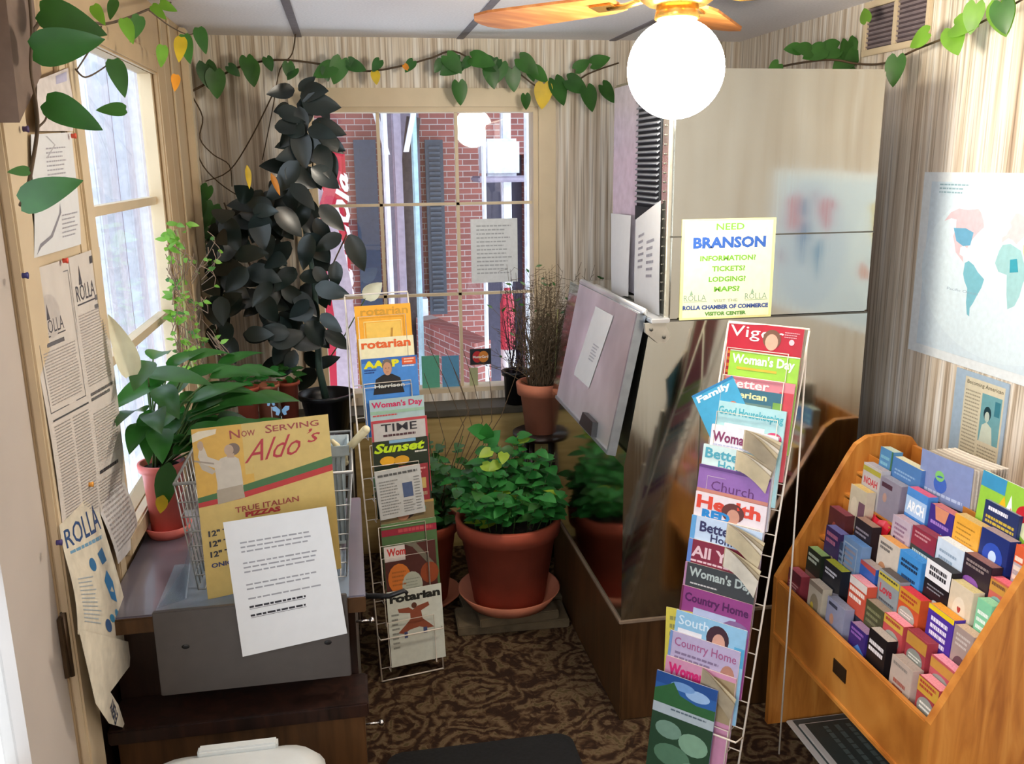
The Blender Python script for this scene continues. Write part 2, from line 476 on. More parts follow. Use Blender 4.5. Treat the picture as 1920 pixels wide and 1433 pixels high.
def make_steel():
    m = bpy.data.materials.new('brushed_steel'); m.use_nodes = True
    n = m.node_tree.nodes; l = m.node_tree.links; b = n['Principled BSDF']
    b.inputs['Metallic'].default_value = 1.0; b.inputs['Base Color'].default_value = rgb('#b3b4ad')
    tc = n.new('ShaderNodeTexCoord'); mp = n.new('ShaderNodeMapping'); mp.inputs['Scale'].default_value = (60, 60, 1.2)
    l.new(tc.outputs['Object'], mp.inputs['Vector'])
    t = n.new('ShaderNodeTexNoise'); t.inputs['Scale'].default_value = 3; t.inputs['Detail'].default_value = 3
    l.new(mp.outputs[0], t.inputs['Vector'])
    mr = n.new('ShaderNodeMapRange'); mr.inputs['To Min'].default_value = 0.05; mr.inputs['To Max'].default_value = 0.16
    l.new(t.outputs['Fac'], mr.inputs['Value']); l.new(mr.outputs[0], b.inputs['Roughness'])
    w_ = n.new('ShaderNodeTexNoise'); w_.inputs['Scale'].default_value = 2.6; w_.inputs['Detail'].default_value = 1
    l.new(tc.outputs['Object'], w_.inputs['Vector'])
    bu = n.new('ShaderNodeBump'); bu.inputs['Strength'].default_value = 0.25; bu.inputs['Distance'].default_value = 0.015
    l.new(w_.outputs['Fac'], bu.inputs['Height']); l.new(bu.outputs['Normal'], b.inputs['Normal'])
    return m
M_steel = make_steel()
M_steel2 = mat('lid_steel', '#dfe3e6', 0.45, 1.0, vary=0.2, scale=4, bump=.05)
M_wire = mat('white_coated_wire', '#d9d0c3', 0.35, vary=0.03)
M_gwire = mat('grey_wire', '#9a9c9c', 0.35, 0.4)
M_brown = ramp_mat('dark_walnut', [(0.3, '#150c08'), (0.5, '#241510'), (0.7, '#301c14')], 0.35, scale=(14, 14, 1.4), nscale=3, distort=1)
M_brownlam = ramp_mat('brown_laminate', [(0.3, '#38240f'), (0.5, '#493019'), (0.7, '#573a20')], 0.4, scale=(12, 12, 1.2), nscale=3, distort=.6)
M_counter = mat('counter_top_sheen_tint', '#6a6672', 0.3, vary=0.15, scale=6, spec=0.8, coat=0.4)  # brown top tinted lavender grey, the window's reflection put into its colour
M_oak = ramp_mat('honey_oak', [(0.3, '#9a5a20'), (0.5, '#b97630'), (0.7, '#c98a40')], 0.4, scale=(14, 3, 2), nscale=2.2, distort=.8, detail=5)
M_terra = mat('terracotta', '#a14a34', 0.75, vary=0.15, scale=9, bump=.1)
M_terra2 = mat('terracotta_light', '#b87055', 0.75, vary=0.12, scale=10)
M_pink = mat('pink_plastic', '#e0776f', 0.45, vary=0.05)
M_soil = mat('potting_soil', '#241a12', 0.95, vary=0.5, scale=60, bump=.6)
M_black = mat('black_plastic', '#121214', 0.4)
M_rubber = mat('black_rubber', '#0b0b0c', 0.85, vary=.4, scale=90, bump=.3)
M_ply = ramp_mat('plywood', [(0.3, '#8e7845'), (0.5, '#a58c58'), (0.7, '#b39c68')], 0.6, scale=(1.5, 4, 14), nscale=2.0)
M_paper = mat('white_paper', '#d3d6d8', 0.7, vary=0.02)
M_news = mat('newsprint', '#c9c3bc', 0.85, vary=0.06, scale=12)
M_pageedge = mat('page_edges', '#cfc6b8', 0.8, vary=0.12, scale=200)
M_chrome = mat('polished_knob', '#d0d0d0', 0.12, 1.0)
M_stem = mat('brown_stem', '#4c3b26', 0.7)
M_gstem = mat('green_stem', '#3f5a2a', 0.6)
G_dark = two_sided_leaf('leaf_dark', '#141e1a', 0.3, 0.06)
G_dark2 = two_sided_leaf('leaf_dark_blue_green', '#1e2a2a', 0.28, 0.06)
G_mid = two_sided_leaf('leaf_mid', '#2e5a26', 0.4)
G_lily = two_sided_leaf('leaf_glossy', '#2b5c28', 0.3, 0.3)
G_vine = two_sided_leaf('leaf_vine', '#3a6a2c', 0.4)
G_bright = two_sided_leaf('leaf_bright', '#6c9a34', 0.45, 0.35)
G_mint = two_sided_leaf('leaf_mint', '#2f7a35', 0.5, 0.3)
G_lime = two_sided_leaf('leaf_lime', '#8fa832', 0.5, 0.35)
G_yel = two_sided_leaf('leaf_yellow', '#c9a824', 0.5, 0.3)
G_org = two_sided_leaf('leaf_orange', '#d8861e', 0.5, 0.3)
G_pale = two_sided_leaf('spathe_white', '#e9e6cf', 0.5, 0.35)

# ------------------------------------------------------------------ room shell
def wall_with_hole(mb, ax, p0, p1, a0, a1, z0, z1, holes, m):
    """wall slab between p0 and p1 on axis ax, spanning a0..a1 on the other axis, with holes (b0, b1, c0, c1)"""
    def sp(b0, b1, c0, c1):
        if b1 - b0 < 1e-6 or c1 - c0 < 1e-6: return
        if ax == 'x': mb.span((p0, b0, c0), (p1, b1, c1), m)
        else: mb.span((b0, p0, c0), (b1, p1, c1), m)
    cur = a0
    for b0, b1, c0, c1 in sorted(holes):
        sp(cur, b0, z0, z1); sp(b0, b1, z0, c0); sp(b0, b1, c1, z1); cur = b1
    sp(cur, a1, z0, z1)

b = MB(); b.span((X_L - .1, Y_F, -.1), (X_R + .1, Y_B + .1, 0), M_carpet); struct(b, 'floor')
b = MB(); b.span((X_L - .1, Y_F - .1, Z_C), (X_R + .1, Y_B + .1, Z_C + .1), M_ceil); ceil = struct(b, 'ceiling')
b = MB()
for x in (-0.155, 0.505, 1.165): b.span((x - .014, Y_F, Z_C - .004), (x + .014, Y_B, Z_C), M_ceilbar)
for y in (-.9, .3, 1.5, 2.7): b.span((X_L, y - .012, Z_C - .0035), (X_R, y + .012, Z_C), M_white)
b.build('ceiling_bar', ceil)
W1 = (-.135, .835, .685, 1.935)
b = MB(); wall_with_hole(b, 'y', Y_B, Y_B + .12, X_L - .1, X_R + .1, 0, Z_C, [W1], M_panel); struct(b, 'wall_back')
b = MB(); b.span((X_R, Y_F, 0), (X_R + .1, Y_B, Z_C), M_panel); struct(b, 'wall_right')
W2 = (2.20, 3.12, .84, 1.985); D1 = (.72, 1.69, 0.0, 2.03)
b = MB(); wall_with_hole(b, 'x', X_L - .04, X_L, Y_F, Y_B, 0, Z_C, [(-1.3, .4, .9, 2.0), D1, W2], M_trim2); struct(b, 'wall_left')
b = MB(); b.span((X_L - .1, Y_F - .1, 0), (X_R + .1, Y_F, Z_C), M_trim2); struct(b, 'wall_front')

# window_1: back wall, three panes by three
win = thing('window_1', None, None, (.35, Y_B, W1[2]), kind='structure')
b = MB(); x0, x1, z0, z1 = W1
cw = .075
b.span((x0 - cw, Y_B - .022, z1), (x1 + cw, Y_B, z1 + cw), M_trim)
b.span((x0 - cw, Y_B - .022, z0), (x0, Y_B, z1), M_trim)
b.span((x1, Y_B - .022, z0), (x1 + cw, Y_B, z1), M_trim)
for a in ((x0, x0 + .02), (x1 - .02, x1)): b.span((a[0], Y_B, z0), (a[1], Y_B + .1, z1), M_trim)
b.span((x0 + .02, Y_B, z1 - .02), (x1 - .02, Y_B + .1, z1), M_trim); b.span((x0 + .02, Y_B, z0), (x1 - .02, Y_B + .1, z0 + .02), M_trim)
b.build('window_frame', win)
b = MB()
for x in (.150, .484): b.span((x - .007, Y_B + .04, z0 + .02), (x + .007, Y_B + .06, z1 - .02), M_trim)
for z in (1.131, 1.530): b.span((x0 + .02, Y_B + .04, z - .006), (x1 - .02, Y_B + .06, z + .006), M_trim)
b.build('muntin', win)
b = MB(); b.span((x0 + .01, Y_B + .048, z0 + .01), (x1 - .01, Y_B + .052, z1 - .01), M_glass); b.build('pane', win)
# window_2: left wall
win = thing('window_2', None, None, (X_L, 2.66, W2[2]), kind='structure')
b = MB(); y0, y1, z0, z1 = W2
b.span((X_L, y0 - .07, z0 - .05), (X_L + .02, y0, z1 + .06), M_trim, .005)
b.span((X_L, y1, z0 - .05), (X_L + .02, y1 + .12, z1 + .06), M_trim2, .005)
b.span((X_L, y0, z1), (X_L + .02, y1, z1 + .06), M_trim2, .005)
b.span((X_L, y0 - .07, z0 - .05), (X_L + .03, y1 + .12, z0), M_trim, .005)
b.span((X_L - .04, y0, z0), (X_L, y0 + .02, z1), M_trim); b.span((X_L - .04, y1 - .02, z0), (X_L, y1, z1), M_trim)
b.build('window_frame', win)
b = MB()
for z in (1.225, 1.597): b.span((X_L - .05, y0 + .02, z - .012), (X_L - .02, y1 - .02, z + .012), M_trim)
b.build('muntin', win)
b = MB(); b.span((X_L - .037, y0 + .01, z0), (X_L - .033, y1 - .01, z1), M_glass); b.build('pane', win)
# window_added: unseen window, added as an opening for the side fill
win = thing('window_added', None, None, (X_L, -.45, .9), kind='structure')
b = MB()
for a in (-1.3, -.47, .36): b.span((X_L - .04, a, .9), (X_L + .01, a + .04, 2.0), M_white)
for z in (.9, 1.96): b.span((X_L - .04, -1.3, z), (X_L + .01, .4, z + .04), M_white)
b.build('window_frame', win)
# door_1: glazed door in the left wall, shut
dr = thing('door_1', None, None, (X_L - .02, 1.2, 0), kind='structure')
b = MB(); y0, y1 = .74, 1.685
gy0, gy1, gz0, gz1 = .92, 1.468, .70, 1.86
wall_with_hole(b, 'x', X_L - .045, X_L - .002, y0, y1, 0.01, 2.02, [(gy0, gy1, gz0, gz1)], M_door)
b.build('door_panel', dr)
b = MB()
for z in (1.09, 1.475): b.span((X_L - .04, gy0, z - .012), (X_L - .006, gy1, z + .012), M_trim2)
b.span((X_L - .04, 1.19, gz0), (X_L - .006, 1.21, gz1), M_trim2)
b.build('muntin', dr)
b = MB(); b.span((X_L - .026, gy0, gz0), (X_L - .022, gy1, gz1), M_glass); b.build('pane', dr)
b = MB(); M_hinge = mat('aged_brass', '#5b4a38', .4, .7)
b.span((X_L - .001, 1.672, .745), (X_L + .006, 1.712, .87), M_hinge); b.tube([(X_L + .006, 1.690, .74), (X_L + .006, 1.690, .875)], .006, M_hinge, 10)
b.build('hinge', dr)
b = MB()  # door casing and post
b.span((X_L, 1.69, 0), (X_L + .02, 1.78, 2.1), M_trim, .004); b.span((X_L, .64, 0), (X_L + .02, .72, 2.1), M_trim, .004)
b.span((X_L, .64, 2.03), (X_L + .02, 1.69, 2.1), M_trim, .004)
struct(b, 'trim_1')
b = MB()  # flat strips framing the papers, and the wide post beside the corner
for y in (1.79, 2.085): b.span((X_L, y, .66), (X_L + .012, y + .05, 2.1), M_trim, .003)
for z in (1.52, 2.05): b.span((X_L, 1.84, z), (X_L + .010, 2.085, z + .05), M_trim, .003)
for y in (3.30, 3.46): b.span((X_L, y, .66), (X_L + .008, y + .02, 2.2), M_trim, .003)
b.span((X_L, 3.68, .66), (X_L + .03, 3.74, 2.2), M_trim, .004)
struct(b, 'trim_2')
b = MB()
b.span((X_L, 3.74, 0), (X_L + .006, Y_B, Z_C), M_panel)
struct(b, 'trim_3')
b = MB(); b.span((X_L, 1.785, 0), (X_L + .012, 2.13, .62), M_brown); struct(b, 'trim_4')

# ------------------------------------------------------------------ ice machine
IX0, IX1, IY0, IY1 = .752, 1.485, 2.37, 3.30
im = thing('ice_machine', 'tall stainless steel ice machine on a brown laminate base beside the right wall', 'ice machine', (1.1, 2.8, 0))
b = MB(); b.span((IX0 + .004, IY0 + .006, 0), (IX1, IY1, .343), M_brownlam, .004); b.build('base', im)['label'] = 'brown laminate base'
b = MB(); b.span((IX0 - .006, IY0 - .004, .338), (IX1, IY1, .350), mat('base_lip', '#8d7a66', .4, .2), .002); b.build('base_trim', im)
b = MB()
prof = [(IX0, .35), (IX0, .84), (.822, 1.262), (IX1, 1.262), (IX1, .35)]
b.prism([(x, IY0, z) for x, z in prof], (0, IY1 - IY0, 0), M_steel)
b.build('bin_body', im)
b = MB(); b.span((.872, IY0, 1.266), (IX1, 2.93, 1.94), M_steel, .006); b.build('head', im)
b = MB()
M_seam = mat('seam_shadow_gap', '#55544e', .5, .5)
b.span((.872, IY0 - .0015, 1.496), (IX1, IY0, 1.500), M_seam); b.span((.822, IY0 - .0015, 1.262), (IX1, IY0, 1.267), M_seam)
b.build('panel_seam', im)
# lid with rim
def lidp(s, t, off=0.0):
    """s along Y (0 near .. 1 far), t from bottom to top of the sloping lid"""
    nx, nz = -.979, .206
    return V(.733 + .083 * t + nx * off, 2.395 + .665 * s, .868 + .412 * t + nz * off)
b = MB()
b.prism([lidp(0, 0, .0), lidp(1, 0, .0), lidp(1, 1, .0), lidp(0, 1, .0)], lidp(0, 0, .022) - lidp(0, 0, 0), M_steel2)
lid = b.build('lid', im)
b = MB()
b.prism([lidp(-.005, 0, .0), lidp(-.005, .0, .026), lidp(-.005, 1, .026), lidp(-.005, 1, 0)], (0, .012, 0), mat('lid_rim', '#8d949b', .3, .6))
b.prism([lidp(0, .0, .0), lidp(1, .0, .0), lidp(1, .025, .0), lidp(0, .025, .0)], lidp(0, 0, .027) - lidp(0, 0, 0), mat('lid_rim', '#8d949b', .3, .6))
b.build('rim', lid)
b = MB()
b.prism([lidp(.2, .03, .0225), lidp(.42, .03, .0225), lidp(.40, .13, .0225), lidp(.22, .13, .0225)], lidp(0, 0, .018) - lidp(0, 0, 0), M_black)
b.build('lid_handle', lid)['label'] = 'black lid handle'
b = MB()
b.tube([lidp(-.02, 1.02, .01), lidp(1.02, 1.02, .01)], .010, M_steel2, 12)
b.span((.816, IY0 - .02, 1.262), (.872, 3.1, 1.276), M_steel2, .003)
b.build('hinge_rail', im)
b = MB()
c = [(.800, 1.262), (.86, 1.262), (.876, 1.222), (.862, 1.204), (.838, 1.206), (.802, 1.236)]
b.prism([(x, IY0 - .016, z) for x, z in c], (0, .014, 0), mat('bracket_metal', '#b5b2a8', .35, .7))
for x, z in ((.818, 1.245), (.856, 1.222)): b.lathe([(.0001, 0), (.005, 0), (.005, .004), (.0001, .004)], M_seam, (x, IY0 - .016, z), 10, Matrix.Rotation(R(90), 3, 'X'))
b.build('hinge_bracket', im)
# front of the head: bright left panel, louvred vent, corner strip
b = MB(); b.span((.868, 2.66, 1.30), (.872, 2.91, 1.93), mat('head_front_panel', '#c9c5d2', .3, .5)); b.build('front_panel', im)
b = MB(); M_louv = mat('louvre_grey', '#6b7078', .5, .2); M_louvd = mat('louvre_back', '#1d2126', .7)
b.span((.867, 2.455, 1.535), (.8715, 2.655, 1.93), M_louvd)
b.span((.862, 2.455, 1.53), (.867, 2.655, 1.572), M_louvd)
vent = b.build('vent', im)
b = MB()
for i in range(22):
    z = 1.585 + i * .0158
    b.box((.8625, 2.555, z), (.010, .19, .0035), M_louv, Matrix.Rotation(R(-35), 3, 'Y'))
b.build('louvre', vent)
b = MB(); b.span((.86, 2.368, 1.27), (.872, 2.42, 1.93), mat('chrome_corner', '#c8c8bc', .2, .9), .003)
for i in range(24): b.ball((.858, 2.395, 1.32 + i * .025), .003, M_seam, 8, 6)
b.build('corner_strip', im)

# world map and light ------------------------------------------------ fan with lamp
FX, FY, FZ = .81, 2.20, 2.085
fan = thing('ceiling_fan', 'wooden blade ceiling fan with a glowing round glass lamp', 'ceiling fan', (FX, FY, FZ + .125 - .0))
M_brass = mat('polished_brass', '#b58b45', .25, .9)
b = MB(); b.lathe([(.001, .125), (.075, .125), (.085, .10), (.085, .06), (.10, .045), (.10, .0), (.07, -.02), (.001, -.02)], M_brass, (FX, FY, FZ), 32); b.build('motor_housing', fan)
M_blade = ramp_mat('orange_oak_blade', [(0.3, '#a3602c'), (0.55, '#c07a3c'), (0.7, '#d39455')], .4, scale=(3, 14, 14), nscale=2)
for k in range(5):
    a = R(130 - 72 * k); ca, sa = math.cos(a), math.sin(a)
    Rm = Matrix.Rotation(a, 3, 'Z') @ Matrix.Rotation(R(9), 3, 'X')
    o = V(FX, FY, FZ)
    b = MB()
    out = [(.17, -.045), (.22, -.062), (.54, -.078), (.60, -.066), (.63, -.03), (.635, 0), (.63, .03), (.60, .066), (.54, .078), (.22, .062), (.17, .045)]
    b.prism([o + Rm @ V(x, y, 0) for x, y in out], Rm @ V(0, 0, .007), M_blade)
    bl = b.build('blade', fan)
    b = MB(); b.tube([o + Rm @ V(.09, 0, .003), o + Rm @ V(.15, 0, -.006), o + Rm @ V(.2, 0, -.004)], .008, M_brass, 8)
    b.box(o + Rm @ V(.21, 0, -.003), (.07, .05, .005), M_brass, Rm, .002)
    b.build('blade_iron', bl)
b = MB(); b.lathe([(.001, -.02), (.05, -.02), (.055, -.05), (.045, -.056), (.001, -.056)], M_brass, (FX, FY, FZ), 24); b.build('lamp_fitter', fan)
b = MB(); GR = .118; b.ball((FX, FY, FZ - .056 - GR + .008), GR, emis('lit_opal_glass', '#fff4e2', LAMP_STRENGTH), 32, 20); b.build('lamp_globe', fan)['label'] = 'glowing white glass globe'

# wall grille on the right wall by the ceiling
vt = thing('wall_vent', 'small louvred grey air vent high on the right wall by the ceiling', 'vent', (X_R, 2.77, 2.07))
b = MB(); vy0, vy1, vz0, vz1 = 2.60, 2.92, 2.055, 2.185
b.span((X_R - .012, vy0 - .02, vz0 - .02), (X_R, vy1 + .02, vz0), M_trim, .002); b.span((X_R - .012, vy0 - .02, vz1), (X_R, vy1 + .02, vz1 + .02), M_trim, .002)
for y in (vy0 - .02, 2.75, vy1): b.span((X_R - .012, y, vz0), (X_R, y + .02, vz1), M_trim, .002)
b.build('vent_frame', vt)
b = MB()
b.span((X_R - .002, vy0, vz0), (X_R - .0005, vy1, vz1), mat('vent_dark', '#4b3f42', .8))
for i in range(9): b.box((X_R - .006, (vy0 + vy1) / 2, vz0 + .008 + i * .0145), (.008, vy1 - vy0, .002), mat('vent_slat', '#8e8082', .5), Matrix.Rotation(R(35), 3, 'Y'))
b.build('slats', vt)
# ------------------------------------------------------------------ honey oak book display on the right
BY0, BY1 = 1.54, 2.29
bk = thing('book_display', 'honey oak tiered display case with sloping side panels by the right wall', 'display case', (1.38, 1.92, 0))
sp = [(1.20, 0), (1.20, .492), (1.405, .862), (1.425, .893), (1.46, .915), (1.53, .918), (1.60, .905), (1.62, .88), (1.62, 0)]
for y in (BY0, BY1 - .02):
    b = MB(); b.prism([(x, y, z) for x, z in sp], (0, .02, 0), M_oak); b.build('side_panel', bk)
b = MB(); b.span((1.203, BY0 + .02, .315), (1.219, BY1 - .02, .486), M_oak, .003); b.build('front_panel', bk)
b = MB(); b.span((1.197, BY0 + .02, .305), (1.56, BY1 - .02, .319), M_oak, .002); b.build('bottom_shelf', bk)
b = MB(); b.span((1.603, BY0 + .02, 0), (1.615, BY1 - .02, .88), M_oak); b.build('back_panel', bk)
b = MB(); c = on(1575, 1258, 'x', 1.203)
b.box((1.2015, c.y, c.z), (.003, .062, .040), mat('dark_label_plate', '#3a2a1c', .4, .4), bev=.001); b.build('label_plate', bk)['label'] = 'small dark metal label plate'
for r in range(7):
    X = 1.222 + r * .035; z = .43 + r * .0635
    b = MB(); b.span((X, BY0 + .02, z - .006), (X + .036, BY1 - .02, z), M_oak); b.span((X + .034, BY0 + .02, z - .006), (X + .0365, BY1 - .02, z + .05), M_oak); b.build('step_shelf', bk)

def block_book(name, X, Yl, z, wd, ht, th, face, cmds, label, cat='book', group='small cover-front books in the oak display case', edge='#d8ccc0', tilt=8, cover2=None):
    """upright booklet facing the aisle: front cover (with its print) and page block"""
    o = thing(name, label, cat, (X + th / 2, Yl - wd / 2, z), group=group)
    Rm = Matrix.Rotation(R(tilt), 3, 'Y')
    base = V(X, Yl, z)
    u = V(0, -1, 0); v = Rm @ V(0, 0, 1); n = Rm @ V(-1, 0, 0)
    b = MB(); p = [base, base + u * wd, base + u * wd + v * (ht - .001), base + v * (ht - .001)]
    e = mat('edge_' + edge.lstrip('#'), edge, .7, vary=.15, scale=250)
    b.prism([q + u * (.001 if i in (0, 3) else -.001) for i, q in enumerate(p)], -n * th, e); b.build('page_block', o)
    b = MB(); cm = ink(face)
    b.prism([base + n * .0012, base + u * wd + n * .0012, base + u * wd + v * ht + n * .0012, base + v * ht + n * .0012], -n * .0012, cm)
    b.prism([base + u * wd, base + u * (wd + .001), base + u * (wd + .001) + v * ht, base + u * wd + v * ht], -n * th, ink(cover2 or face))
    pg = Page(b, lambda a, c_, l: base + n * .0012 + u * a + v * c_ + n * l, wd, ht); pg.draw(cmds)
    b.build('cover', o)
    return o
bars = lambda c, rows: [('l', .1, y, .92, y + h * n, n, c, .6, int(y * 97) + n) for y, h, n in rows]
